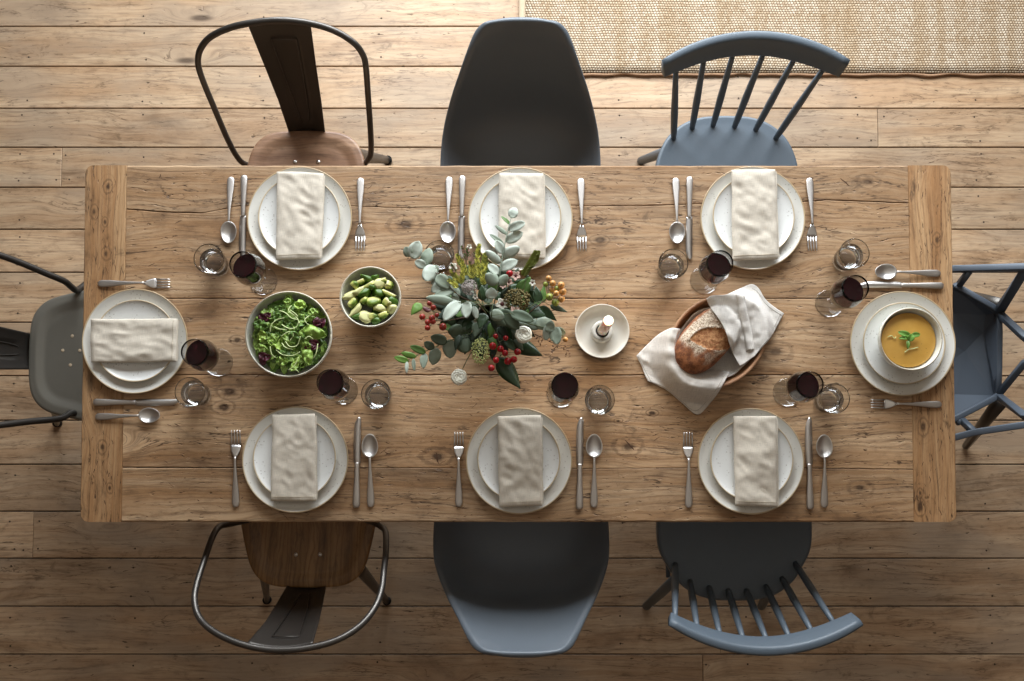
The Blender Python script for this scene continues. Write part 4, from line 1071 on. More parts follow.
# eucalyptus, top
e, q = sprig('eucalyptus_branch', [(368, 290, 1.0), (385, 180, 1.02), (402, 100, 1.02), (414, 55, 1.015)], 'pale blue eucalyptus branch reaching up over the top centre plates', 'eucalyptus', None, 'euca_mid')
leaves(e, q, [(412, 62, 428, 26, 34), (410, 85, 378, 55, 13, 'leaf_mid'), (402, 102, 460, 76, 32), (400, 118, 357, 86, 15, 'euca_mid'), (392, 142, 452, 110, 36), (388, 152, 338, 116, 16, 'euca_mid'), (385, 182, 358, 138, 34), (380, 192, 443, 160, 38), (376, 215, 326, 172, 30), (374, 238, 434, 205, 38),
               (370, 252, 333, 220, 34), (368, 285, 325, 252, 44, 'euca_mid'), (370, 290, 400, 255, 34, 'euca_mid')], lambda x, y: 1.015, ['euca'])
e, q = sprig('eucalyptus_branch', [(290, 350, .98), (235, 325, .99), (165, 255, .99), (105, 205, .98), (85, 175, .975)], 'round-leaved eucalyptus branch at the upper left of the bouquet', 'eucalyptus', None, 'stem_brown')
leaves(e, q, [(75, 200, 100, 140, 50), (72, 192, 50, 160, 34), (118, 224, 134, 163, 48), (122, 228, 84, 208, 32), (150, 222, 120, 276, 50), (112, 270, 165, 225, 44), (158, 258, 205, 300, 46), (140, 285, 178, 262, 44), (190, 285, 140, 312, 40), (215, 305, 150, 335, 40), (205, 300, 238, 330, 34), (240, 320, 185, 290, 34, 'euca_mid'), (235, 330, 205, 345, 30)], lambda x, y: .985, ['euca', 'euca_mid', 'euca_mid', 'euca'])
e, q = sprig('eucalyptus_branch', [(320, 430, .93), (260, 460, .93), (195, 482, .925), (120, 515, .915), (62, 545, .905)], 'dark green eucalyptus branch reaching out at the lower left', 'eucalyptus', None, 'stem')
leaves(e, q, [(195, 484, 138, 465, 38), (205, 474, 205, 540, 52, 'euca_mid'), (160, 503, 145, 562, 44, 'euca_mid'), (150, 505, 116, 484, 30), (122, 520, 68, 497, 26, 'leaf_mid'), (90, 535, 38, 520, 22, 'leaf_bright'), (64, 550, 14, 535, 24, 'leaf_bright'), (80, 540, 84, 582, 15, 'euca_mid'), (58, 550, 57, 590, 13, 'euca'), (118, 522, 114, 574, 28, 'euca_mid'),
               (270, 455, 195, 440, 55), (235, 462, 262, 520, 55), (215, 470, 240, 425, 55), (290, 430, 225, 420, 55), (280, 470, 240, 500, 44)], lambda x, y: .925, ['euca_dark'])
e, q = sprig('eucalyptus_branch', [(400, 400, .95), (470, 420, .95), (540, 440, .94), (600, 470, .93)], 'grey-green eucalyptus branch reaching right towards the candle', 'eucalyptus', None, 'stem')
leaves(e, q, [(495, 425, 550, 410, 50, 'euca_mid'), (548, 420, 528, 478, 36, 'euca'), (560, 432, 572, 492, 46), (530, 425, 560, 440, 44, 'euca_mid'), (460, 400, 505, 440, 44), (430, 400, 475, 425, 44), (560, 440, 598, 455, 30, 'euca_mid')], lambda x, y: .945, ['euca_mid'])
e, q = sprig('eucalyptus_branch', [(345, 400, 1.0), (350, 350, 1.02)], 'short eucalyptus tips in the middle of the bouquet', 'eucalyptus', None, 'stem')
leaves(e, q, [(345, 338, 345, 298, 42, 'euca'), (240, 345, 182, 412, 44, 'euca'), (262, 345, 262, 402, 42, 'euca'), (285, 360, 296, 405, 24, 'euca'), (218, 348, 122, 332, 34, 'euca_mid'), (350, 380, 420, 420, 60, 'euca_dark'), (380, 375, 440, 440, 50, 'euca_dark'), (410, 385, 490, 412, 40, 'euca_dark'), (225, 340, 205, 385, 40, 'euca'), (340, 385, 390, 400, 40, 'euca_mid')], lambda x, y: 1.0, ['euca'], rnd=.6)
# dark leaves
e, q = sprig('broad_leaf_branch', [(390, 470, .9), (380, 520, .9)], 'dark glossy pointed leaves below the red berries', 'foliage', None)
leaves(e, q, [(372, 535, 444, 642, 66, 'leaf_dark'), (415, 480, 518, 530, 58, 'leaf_dark'), (400, 440, 440, 500, 50, 'leaf_dark'), (330, 430, 360, 500, 60, 'leaf_dark'), (360, 420, 310, 480, 60, 'leaf_under')], lambda x, y: .905, ['leaf_dark'], rnd=.9)
e, q = sprig('broad_leaf_branch', [(440, 380, .97), (500, 350, .98), (520, 345, .98)], 'dark leaves behind the orange berries at the right', 'foliage', None)
leaves(e, q, [(512, 362, 568, 412, 32, 'leaf_dark'), (545, 358, 604, 382, 22, 'euca_dark'), (505, 352, 495, 292, 34, 'leaf_dark'), (520, 350, 525, 288, 26, 'leaf_mid'), (440, 320, 478, 262, 50, 'leaf_mid'), (470, 310, 490, 350, 44, 'leaf_dark'), (460, 365, 530, 395, 60, 'leaf_dark'), (470, 400, 420, 370, 50, 'leaf_mid')], lambda x, y: .975, ['leaf_dark'], rnd=.9)
e, q = sprig('broad_leaf_branch', [(300, 410, .93), (220, 400, .93), (150, 380, .92)], 'green and maroon leaves beside the left berries', 'foliage', None)
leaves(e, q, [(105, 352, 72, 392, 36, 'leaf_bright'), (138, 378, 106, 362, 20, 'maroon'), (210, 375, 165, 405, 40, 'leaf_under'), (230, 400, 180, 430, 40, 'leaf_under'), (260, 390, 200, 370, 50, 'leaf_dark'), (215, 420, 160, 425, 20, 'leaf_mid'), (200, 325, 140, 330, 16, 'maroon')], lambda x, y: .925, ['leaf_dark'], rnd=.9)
# filler foliage under the blooms
e, q = sprig('filler_foliage', [(340, 380, .92)], 'dense dark foliage in the heart of the bouquet', 'foliage', None)
sp_ = []
for k in range(96):
    a = k*2.39996; r = 4+125*math.sqrt(k/96); x, y = 335+r*math.cos(a)*1.1, 375+r*math.sin(a)*.95; b = a+R.uniform(-.6, .6)
    sp_.append((x, y, x+55*math.cos(b), y+55*math.sin(b), R.uniform(26, 42)))
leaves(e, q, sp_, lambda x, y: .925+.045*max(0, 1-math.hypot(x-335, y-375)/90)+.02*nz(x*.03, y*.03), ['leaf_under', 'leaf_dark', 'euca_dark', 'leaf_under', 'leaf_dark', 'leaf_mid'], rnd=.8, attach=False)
# berries
def ball(c, r, seg=12, sq=1.0):
    return lathe([(0, -r*sq)]+[(r*math.cos(a), r*sq*math.sin(a)) for a in [(-.5+k/8)*PI for k in range(1, 8)]]+[(0, r*sq)], seg, c)
def berries(label, pts_stem, bs, z, mats, grp=None):
    e, q = sprig('berry_sprig', pts_stem, label, 'berries', grp, 'stem_brown')
    for k, (x, y, r) in enumerate(bs):
        c = FP(x, y, z+R.uniform(-.006, .01)); rr = r/3.405/410
        n = near(q, c); mk('twig', tube(cr([n, (n+c)/2-Vector((0, 0, .006)), c], 4), .0007, 5), 'stem', e, mouth)
        b = mk('berry', ball(c, rr, 16, 1.05), mats[k % len(mats)], e, mouth)
        mk('berry_tip', ball(c+Vector((0, 0, rr*1.05)), rr*.16, 6), 'stem_brown', b, mouth)
berries('rust-red berry sprig at the left of the bouquet', [(260, 400, .95), (200, 410, .95), (160, 410, .945)], [(147, 366, 10), (110, 398, 11), (134, 352, 9), (128, 416, 10), (143, 402, 11), (146, 414, 10), (180, 432, 13), (128, 435, 10), (160, 392, 8)], .955, ['rustberry'])
berries('crimson berry sprig at the lower middle of the bouquet', [(350, 440, .94), (375, 490, .945), (385, 520, .945)], [(350, 497, 13), (376, 507, 12), (392, 521, 11), (434, 517, 12), (401, 549, 13), (422, 543, 12), (361, 545, 11), (345, 572, 12), (394, 470, 9), (360, 464, 9)], .95, ['redberry'])
berries('orange and green berry sprig at the right of the bouquet', [(440, 400, .96), (490, 370, .98), (540, 330, .99)], [(583, 290, 12), (588, 312, 13), (584, 337, 12), (543, 330, 13), (563, 349, 13), (554, 284, 11), (540, 267, 10), (566, 318, 10), (568, 302, 9), (530, 287, 9), (552, 306, 10)], .99, ['orangeberry', 'orangeberry', 'orangeberry', 'greenberry', 'greenberry'])
berries('single red berry near the top of the bouquet', [(400, 310, .99), (405, 265, 1.0)], [(407, 250, 12)], 1.005, ['redberry'])
# yellow-green tips
def tips(label, pts, cl, z, name='heather_sprig', mats=('yellowgreen', 'yellowgreen2')):
    e, q = sprig(name, pts, label, 'foliage', None, 'stem')
    for k, (x, y, a, l) in enumerate(cl):
        ax = math.radians(a)
        n = 13
        parts = {m: [] for m in mats}
        for i in range(n):
            t = i/n; bx, by = x+math.cos(ax)*l*(t-.5), y-math.sin(ax)*l*(t-.5)
            for s in (-1, 1, 0, -.5, .5):
                b2 = ax+s*.9; ll = l*.34*(1-.35*t)
                c = FP(bx, by, z+.012*t+R.uniform(0, .004)); d = FP(bx+math.cos(b2)*ll, by-math.sin(b2)*ll, z+.012*t+.006)
                parts[mats[0] if R.random() < .55 else mats[-1]].append(leafv(c, d, ll*.5/3.405/410, .25, .1, n=4, m=2, rnd=.9))
        c0 = FP(x-math.cos(ax)*l/2, y+math.sin(ax)*l/2, z)
        mk('spike_stem', tube([near(q, c0), c0, FP(x+math.cos(ax)*l/2, y-math.sin(ax)*l/2, z+.01)], .0009, 5), 'stem', e, mouth)
        for m in mats:
            if parts[m]: mk('leafy_tip', join(*parts[m]), m, e, mouth)
tips('yellow-green leafy spikes at the top left of the bouquet', [(310, 330, .97), (290, 260, .99)], [(300, 175, 80, 45), (322, 215, 85, 60), (318, 260, 95, 55), (250, 232, 105, 50), (222, 262, 120, 50), (245, 262, 80, 45), (280, 235, 90, 60), (215, 285, 140, 40), (300, 235, 100, 60), (235, 205, 110, 40)], 1.0)
tips('olive bud spike at the upper right of the bouquet', [(440, 330, .97), (465, 260, .99)], [(485, 205, 65, 60), (465, 235, 60, 50), (500, 195, 70, 40), (478, 225, 40, 40)], 1.0, 'bud_spike', ('yellowgreen2', 'leaf_bright', 'yellowgreen2'))
tips('cream budded heather sprig above the grey bud', [(290, 320, .97), (260, 220, .99)], [(262, 185, 80, 40), (250, 172, 110, 30), (280, 200, 75, 40), (215, 232, 120, 30)], 1.012, 'heather_sprig', ('petal_pink', 'yellowgreen2', 'leaf_mid'))
# grey brunia, lace flower, sedum
def fuzzy(label, name, stem_pts, c0, rx, ry, z, mat, n, br, cat, part, jit=.001):
    e, q = sprig(name, stem_pts, label, cat, None, 'stem')
    ps = []
    for k in range(n):
        t = (k+.5)/n; ph = math.acos(1-1.15*t); th = k*2.39996
        x = c0[0]+rx*math.sin(ph)*math.cos(th); y = c0[1]+ry*math.sin(ph)*math.sin(th)
        c = FP(x, y, z+.018*math.cos(ph)); c = c+Vector((R.uniform(-1, 1), R.uniform(-1, 1), R.uniform(-1, 1)))*jit; ps.append(ball(c, br*R.uniform(.6, 1.3), 7))
    mk(part, join(*ps), mat, e, mouth); c = FP(c0[0], c0[1], z-.004)
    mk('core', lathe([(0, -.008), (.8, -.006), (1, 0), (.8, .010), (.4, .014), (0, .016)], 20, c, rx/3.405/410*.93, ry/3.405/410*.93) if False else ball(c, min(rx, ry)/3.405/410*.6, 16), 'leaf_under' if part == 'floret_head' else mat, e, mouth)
fuzzy('round silver-grey bud at the upper left of the bouquet', 'brunia_stem', [(285, 330, .98)], (270, 297), 26, 25, 1.005, 'greyball', 150, .0016, 'flower', 'bud_head')
fuzzy('lime green lace flower above the lower ranunculus', 'lace_flower', [(330, 450, .94), (318, 490, .94)], (308, 515), 27, 42, .95, 'lace', 300, .0017, 'flower', 'floret_head', .0035)
fuzzy('brown-green clustered bud head in the centre right', 'sedum_stem', [(420, 370, .96)], (432, 338), 42, 34, .985, 'sedum', 200, .0026, 'flower', 'bud_head', .003)
# white ranunculus
def ranunculus(label, stem_pts, x, y, r, z):
    e, q = sprig('ranunculus', stem_pts, label, 'flower', 'white ranunculus', 'stem')
    c = FP(x, y, z); rr = r/3.405/410
    mk('bloom_core', ball(c, rr*.6, 16), 'petal', e, mouth)
    for li, (n, k, p0) in enumerate(((5, 1.0, 50), (5, .92, 38), (5, .83, 27), (4, .74, 16), (3, .66, 6))):
        for i in range(n):
            a = 2*PI*i/n+li*.55
            def pf(u, v, a=a, k=k, p0=p0, n=n):
                th = a+(u-.5)*2*PI/n*1.5; ph = math.radians(118-(118-p0)*v*(1-.22*abs(2*u-1)**2)); rad = rr*k*(1+.05*(2*u-1))
                return c+Vector((rad*math.sin(ph)*math.cos(th), rad*math.sin(ph)*math.sin(th), rad*math.cos(ph)*.9))
            mk('petal', grid(8, 6, pf), 'petal', e, mouth, solid=.0006)
ranunculus('white ranunculus at the right of the bouquet, half open', [(400, 430, .96), (440, 450, .97)], 455, 458, 28, .985)
ranunculus('white ranunculus hanging at the very bottom of the bouquet', [(310, 470, .92), (270, 530, .91), (245, 580, .91)], 235, 603, 27, .92)
# blush astrantia-like flowers, cream petals
def open_flower(label, stem_pts, fl, z, grp=None):
    e, q = sprig('blush_flower', stem_pts, label, 'flower', grp, 'stem')
    for (x, y, r, mt) in fl:
        c = FP(x, y, z); 
        mk('flower_eye', ball(c, r/3.405/410*.35, 8), 'maroon', e, mouth)
        for i in range(5):
            a = 2*PI*i/5+.4; b = FP(x+math.cos(a)*r, y+math.sin(a)*r, z+.004)
            mk('petal', leafv(c, b, r*.75/3.405/410, .15, .05, n=6, m=3), mt, e, mouth, solid=.0004)
open_flower('small blush flower with dark eye in the centre of the bouquet', [(400, 400, .97)], [(425, 382, 22, 'petal_pink'), (432, 400, 16, 'petal')], .995)
open_flower('pair of cream petalled flowers at the left centre', [(380, 380, .97)], [(382, 355, 24, 'petal')], .985)
open_flower('blush white flower near the top centre', [(410, 320, .97)], [(428, 258, 18, 'petal_pink'), (405, 280, 14, 'petal_pink'), (485, 282, 12, 'petal'), (385, 292, 12, 'petal_pink')], .985)
open_flower('cream star flowers beside the grey bud', [(330, 330, .97)], [(215, 228, 16, 'petal'), (290, 330, 10, 'petal'), (270, 160, 10, 'petal')], .995)
# seed sprigs
e, q = sprig('seed_sprig', [(430, 430, .95), (500, 460, .94), (560, 490, .93), (610, 515, .92)], 'brown seed husk sprig reaching right past the eucalyptus', 'foliage', None, 'stem_brown', .0012, .0006)
for (x, y) in [(500, 470), (512, 492), (506, 482), (545, 480), (560, 505), (552, 518), (570, 500), (598, 498), (606, 512), (612, 522), (600, 524), (592, 508), (555, 497), (518, 478)]:
    c = FP(x, y, .925+R.uniform(0, .01)); d = Vector((R.uniform(-1, 1), R.uniform(-1, 1), .3)).normalized()*.0035
    mk('husk', tube([c-d, c, c+d], [.0006, .0022, .0005], 7), 'seed', e, mouth); mk('twig', tube([near(q, c), c], .0005, 4), 'stem_brown', e, mouth)
c = FP(597, 475, .94); mk('peach_bud', ball(c, .0068, 14, 1.15), 'orangeberry', e, mouth)
# ---------------------------------------------------------------- chairs
# metal hoop chairs ------------------------------------------------
def seat_outline(hw_back, hw_mid, hw_front, depth, n=40):
    """closed outline, local: back edge at y=0, front at y=depth (front = +y)"""
    half = [(0, 0), (.04, .0005), (.085, .0035), (.12, .013), (.148, .034), (.166, .064), (.178, .105), (.188, .15), (.197, .2), (hw_front, .27), (hw_front-.002, depth-.06), (hw_front-.02, depth-.022), (hw_front-.055, depth-.004), (hw_front-.11, depth), (0, depth+.004)]
    h = cr(half, 4); o = [(x, y) for x, y in h]
    return o+[(-x, y) for x, y in reversed(h[1:-1])]
def hoop_chair(org, face, seatmat, hoop, splat, label, feet, seat_metal=False, sscale=1.0, hr=.0085):
    """face: unit vector the chair faces; org: world point of the middle of the seat's back edge on the floor"""
    org = Vector(org); f = Vector((face[0], face[1], 0)).normalized(); s = Vector((f.y, -f.x, 0))
    e = empty('metal_armchair', org+f*.2, 0, label, 'chair')
    O = e.location
    def W(x, y, z): return org+s*(x*sscale)+f*(y*sscale)+Vector((0, 0, z))
    ol = seat_outline(.122, .182, .205, .36)
    def dish(sn, x, y):
        if sn > .93: return 0
        if sn > .8: return .001
        return -.007
    vf = slab(ol, .437, .455, dish)
    vf = ([W(v.x, v.y, v.z) for v in vf[0]], vf[1])
    mk('seat', vf, seatmat, e, O, bid=.37)
    # pressed steel pan below the seat
    ol2 = [(x*.96, .008+y*.96) for x, y in ol]
    vf = slab(ol2, .395, .4365); mk('seat_pan', ([W(v.x, v.y, v.z) for v in vf[0]], vf[1]), 'gunmetal' if not seat_metal else 'olive_metal', e, O)
    if seat_metal:
        for (hx, hy) in ((0, .155), (-.045, .20), (.045, .2), (0, .245)) : pass
    for (hx, hy) in ([(-.035, .095), (.035, .095)] if not seat_metal else []):
        mk('screw', [None, None] and ([W(v.x+hx, v.y+hy, v.z+.4485) for v in lathe([(0, .002), (.005, .0015), (.006, 0)], 12)[0]], lathe([(0, .002), (.005, .0015), (.006, 0)], 12)[1]), 'steel', e, O)
    # hoop
    mk('hoop_frame', tube(cr(hoop, 7), hr, 14), 'gunmetal' if not seat_metal else 'metalsheet', e, O)
    # splat: (centre, halfwidth) rows from seat to hoop
    def sp(u, v):
        n = len(splat)-1; k = min(int(v*n), n-1); t = v*n-k
        a, b = splat[k], splat[k+1]
        c = Vector(a[0])*(1-t)+Vector(b[0])*t; w = a[1]*(1-t)+b[1]*t; x = (u-.5)*2
        press = -.004 if (abs(x) < .45 and .15 < v < .85) else 0
        return c+s*(x*w)+f*(-.012*(1-x*x)*1.0+press)
    mk('back_splat', grid(24, 30, sp), 'metalsheet', e, O, solid=.003)
    # pressed rectangle outline
    ring = []
    for (u, v) in [(.28, .86), (.34, .3), (.40, .12)]: ring.append(Vector(sp(u, v))+f*.003)
    ring2 = [Vector(sp(1-u, v))+f*.003 for (u, v) in [(.40, .12), (.34, .3), (.28, .86)]]
    mk('pressed_bead', tube(cr([ring[2], ring[1], ring[0]], 5)+cr([ring2[2], ring2[1], ring2[0]], 5), .0016, 6), 'gunmetal', e, O)
    # legs: folded sheet, tapering, splayed
    for (lx, ly) in ((-1, 0), (1, 0), (-1, 1), (1, 1)):
        tx = lx*(.135 if ly == 0 else .165); ty = .065 if ly == 0 else .32
        top, bot = W(tx, ty, .425), W(lx*.205, .40, .012)
        if ly == 0: bot = P(*feet[0 if lx < 0 else 1], .012)
        pts = [top+(bot-top)*t for t in (0, .15, .4, .7, 1)]
        mk('leg', tube(pts, [.024, .023, .020, .016, .013], 10, .7), 'gunmetal' if not seat_metal else 'olive_metal', e, O)
        mk('foot_cap', tube([bot+Vector((0, 0, .006)), bot-Vector((0, 0, .0115))], [.0145, .0135], 12), 'iron', e, O)
    return e
# top-left chair
so = P(306.5, 130, .455); so.z = 0
hp = [P(256, 166, .42), P(246, 164.5, .45), P(238, 158, .49), P(228, 140, .545), P(213, 105, .64), P(202, 78, .71), P(198, 62, .75), P(201, 48, .785), P(212, 36, .815), P(234, 26.5, .84), P(262, 21.5, .855), P(286, 20.5, .86), P(313, 24, .855), P(336, 31.5, .84), P(354, 43, .815), P(363, 55, .785), P(366, 68, .755), P(368, 95, .68), P(370.5, 130, .58), P(371, 152, .5), P(368, 160, .465), P(362, 166, .42)]
spl = [((P(306.5, 130, .455)-Vector((0, .01, 0)))-Vector((0, 0, .015)), .054), (P(299.5, 100, .58), .062), (P(290, 65, .71), .071), (P(279, 24, .852), .0815)]
def cen(spx): return spx
hoop_chair(so, (0, -1), 'seatwood_cross', hp, spl, 'dark metal hoop-back chair with pale brown wooden seat at the top left', [(388, 160), (262, 162)])
# bottom-left chair
so = P(307, 588, .455); so.z = 0
hp = [P(252, 519, .43), P(240, 522, .50), P(228, 524.5, .56), P(219, 527, .60), P(212, 538, .64), P(204, 561, .69), P(197, 583, .73), P(194.5, 600, .76), P(199, 617, .79), P(213, 631, .82), P(238, 643, .845), P(268, 649.5, .857), P(300, 649, .86), P(333, 641.5, .85), P(358, 627.5, .825), P(374, 609, .79), P(381.5, 590, .75), P(384, 570, .71), P(386, 550, .66), P(385.5, 532, .60), P(380, 526, .56), P(372, 522, .5), P(362, 519, .43)]
spl = [((P(306, 588, .455)+Vector((0, .01, 0)))-Vector((0, 0, .015)), .057), (P(300, 603, .58), .064), (P(292, 622, .71), .071), (P(280, 643, .85), .082)]
hoop_chair(so, (0, 1), 'seatwood', hp, spl, 'dark metal hoop-back chair with brown wooden seat at the bottom left', [(267, 600), (387, 601)], sscale=1.02)
# left-end chair
so = P(28, 355, .455); so.z = 0
hp = [P(86, 284, .43), P(77, 290, .465), P(71, 286.5, .50), P(64, 281, .53), P(45, 273, .57), P(20, 262.5, .62), P(-8, 253, .68), P(-40, 248, .74), P(-75, 252, .79), P(-105, 275, .83), P(-120, 310, .855), P(-124, 345, .86), P(-119, 378, .855), P(-103, 408, .83), P(-75, 424, .79), P(-40, 428.5, .74), P(-5, 425.5, .66), P(30, 421.5, .58), P(58, 419, .52), P(66, 416, .49), P(71, 413, .465), P(82, 414, .43)]
spl = [(P(30, 351, .455)-Vector((0, 0, .015)), .053), (P(0, 348, .54), .062), (P(-50, 345, .68), .072), (P(-122, 342, .855), .084)]
hoop_chair(so, (1, 0), 'olive_metal', hp, spl, 'all-metal grey hoop-back chair at the left end of the table', [(78, 322), (57, 423)], seat_metal=True, sscale=1.03, hr=.0095)
for (px, py) in ((72, 336), (62.5, 350.3), (79.5, 350.3), (70, 365)):  # solid discs; lit floor seen through seat holes is painted as their pale colour
    c = P(px, py, .4505)
    last = mk('lit_floor_disc', lathe([(0, .0004), (.0042, .0004), (.005, 0)], 12, (c.x, c.y, c.z-.0015)), 'jute_bind', [o for o in C.objects if o.name.startswith('metal_armchair') and 'left end' in o.get('label', '')][0], [o for o in C.objects if o.name.startswith('metal_armchair') and 'left end' in o.get('label', '')][0].location)
# shell chairs ------------------------------------------------------
def shell_chair(org, face, label, k=1.0, mid=0):
    """org: top middle of the backrest projected to the floor"""
    org = Vector(org); f = Vector((face[0], face[1], 0)).normalized(); s = Vector((f.y, -f.x, 0))
    e = empty('shell_chair', org+f*.25, 0, label, 'chair'); O = e.location
    # rows: t, centre (y,z), edge (y,z), half width
    rows = [((-.009, .803), (-.004, .796), .058), ((-.0085, .806), (-.003, .799), .068), ((-.006, .811), (.000, .802), .082), ((0.0, .8125), (.005, .801), .097), ((.003, .808), (.012, .790), .112), ((.006, .797), (.024, .772), .127), ((.013, .775), (.045, .745), .142), ((.025, .735), (.068, .71), .158), ((.042, .685), (.098, .665), .178), ((.062, .625), (.130, .62), .198),
            ((.082, .565), (.165, .578), .216), ((.105, .505), (.205, .545), .229), ((.140, .462), (.25, .522), .236), ((.19, .437), (.30, .506), .2385), ((.25, .428), (.35, .497), .238), ((.32, .428), (.40, .488), .235), ((.39, .434), (.44, .478), .229), ((.45, .443), (.47, .467), .221), ((.485, .447), (.487, .455), .20), ((.497, .443), (.493, .442), .165), ((.5, .44), (.498, .44), .12)]
    flat = cr([(a[0], a[1], b[0], b[1], w) for a, b, w in rows], 3)
    NU = 36
    V = []
    for ri, (cy, cz, ey, ez, w) in enumerate(flat):
        w *= 1+mid*max(0, 1-abs(ri/3-11)/3.5)
        for i in range(NU+1):
            u = i/NU*2-1; au = abs(u)
            # wider flat middle then a curved-up flank and a small out-turned lip
            x = u*w*(1.06-.06*au)
            bl = au**2.6
            y = cy+(ey-cy)*bl; z = cz+(ez-cz)*bl
            if au > .88:
                q_ = ((au-.88)/.12)**2*min(1, ri/14); up_ = min(1, max(0, (cz-.45)/.2))
                y -= .012*q_*up_; z -= .016*q_*(1-.6*up_)
            V.append(org+s*(x*k)+f*(y*k)+Vector((0, 0, z)))
    n = NU+1
    Fc = [(j*n+i, j*n+i+1, (j+1)*n+i+1, (j+1)*n+i) for j in range(len(flat)-1) for i in range(NU)]
    mk('seat_shell', (V, Fc), 'shell', e, O, solid=.006, sub=1)
    def W(x, y, z): return org+s*x+f*y+Vector((0, 0, z))
    for sx in (-1, 1):
        for (y0, y1) in ((.20, .13), (.36, .44)):
            a, b = W(sx*.11, y0, .405), W(sx*.19, y1, .004)
            mk('leg', tube([a, a+(b-a)*.5, b], [.014, .0135, .0095], 12), 'dowel', e, O, bid=.5)
    br = [tube([W(-.12, .2, .41), W(.12, .2, .41)], .006, 8), tube([W(-.12, .36, .41), W(.12, .36, .41)], .006, 8), tube([W(-.11, .2, .41), W(-.11, .36, .41)], .006, 8), tube([W(.11, .2, .41), W(.11, .36, .41)], .006, 8),
          tube([W(-.115, .195, .395), W(.15, .41, .22)], .004, 8), tube([W(.115, .195, .395), W(-.15, .41, .22)], .004, 8), tube([W(-.115, .365, .395), W(.15, .165, .22)], .004, 8), tube([W(.115, .365, .395), W(-.15, .165, .22)], .004, 8)]
    mk('wire_brace', join(*br), 'iron', e, O)
    return e
so = P(521.5, 20.5, .812); so.z = 0; shell_chair(so, (0, -1), 'tall dark plastic shell chair seen from above at the top centre')
so = P(522.5, 653.5, .812); so.z = 0; shell_chair(so, (0, 1), 'blue-grey plastic shell chair with lit backrest at the bottom centre', 1.045, .045)
# spindle chairs ----------------------------------------------------
def spindle_chair(org, face, rail_c, nsp, label, seat_hw, base_x, base_d, top_x, k=1.0, foot=(.195, -.05)):
    org = Vector(org); f = Vector((face[0], face[1], 0)).normalized(); s = Vector((f.y, -f.x, 0))
    e = empty('spindle_back_chair', org+f*.2, 0, label, 'chair'); O = e.location
    def W(x, y, z): return org+s*x+f*y+Vector((0, 0, z))
    half = [(0, 0), (.07, .004), (.125, .022), (.168, .055), (.195, .095), (seat_hw, .15), (seat_hw+.006, .22), (seat_hw, .33), (seat_hw-.02, .38), (seat_hw-.07, .405), (0, .41)]
    h = cr(half, 5); ol = [(x, y) for x, y in h]+[(-x, y) for x, y in reversed(h[1:-1])]
    vf = slab(ol, .425, .455, lambda sn, x, y: 0 if sn > .94 else -.004*(1-sn)**.5)
    mk('seat', ([W(v.x, v.y, v.z) for v in vf[0]], vf[1]), 'paint', e, O)
    rc = Vector(rail_c)   # world centre of the rail's top-back at middle
    RH = .240*k; SAG = .069
    def railp(x, dz=0): # local x in rail frame → world
        t = x/RH; return rc+s*x+f*(SAG*t*t)+Vector((0, 0, dz))
    pts = [railp(RH*(-1+2*i/28)) for i in range(29)]
    def sec(t):
        w = .013*(1-.25*abs(2*t-1)**4); h_ = .034*(1-.22*abs(2*t-1)**3)
        c = rrect(w, h_, .008)
        lean = .28
        return [(a-b*lean if True else a, b) for a, b in c]
    lean_sign = 1
    pl = [p-Vector((0, 0, .034)) for p in pts]
    vs = []
    for i, p in enumerate(pl):
        t = i/28; w = .0125*(1-.2*abs(2*t-1)**4); h_ = .032*(1-.2*abs(2*t-1)**4)
        d = (pl[min(i+1, 28)]-pl[max(i-1, 0)]).normalized(); bk = Vector((0, 0, 1)).cross(d)
        if bk.dot(f) > 0: bk = -bk
        for a, b in rrect(w, h_, .008): vs.append(p+bk*(a+b*.30)+Vector((0, 0, b)))
    m = len(rrect(1, 1, .1)); fs = []
    for i in range(28):
        for q_ in range(m): fs.append((i*m+q_, i*m+(q_+1) % m, (i+1)*m+(q_+1) % m, (i+1)*m+q_))
    fs += [tuple(range(m-1, -1, -1)), tuple(28*m+q_ for q_ in range(m))]
    mk('top_rail', (vs, fs), 'paint', e, O, bevel=.0)
    for i in range(nsp):
        b = W(base_x[i], base_d[i], .4555); t_ = railp(top_x[i], -.058); t_ = t_+f*.009
        d = t_-b; p = [b-d*.01]+[b+d*q for q in (.12, .4, .75, 1.0)]
        mk('spindle', tube(p, [.0078, .0098, .0108, .0085, .0068], 12), 'paint', e, O)
    for sx in (-1, 1):
        for (y0, y1, fx) in ((.09, foot[1], foot[0]), (.32, .41, .20)):
            a, b = W(sx*.14, y0, .43), W(sx*fx, y1, .004)
            mk('leg', tube([a, a+(b-a)*.35, b], [.0135, .0175, .014], 12), 'paint', e, O)
    for sx in (-1, 1): mk('stretcher', tube([W(sx*.165, .048, .26), W(sx*.165, .205, .26), W(sx*.165, .362, .26)], [.007, .011, .007], 10), 'paint', e, O)
    mk('cross_stretcher', tube([W(-.165, .205, .26), W(0, .205, .26), W(.165, .205, .26)], [.007, .011, .007], 10), 'paint', e, O)
    return e
so = P(726.5, 115, .455); so.z = 0
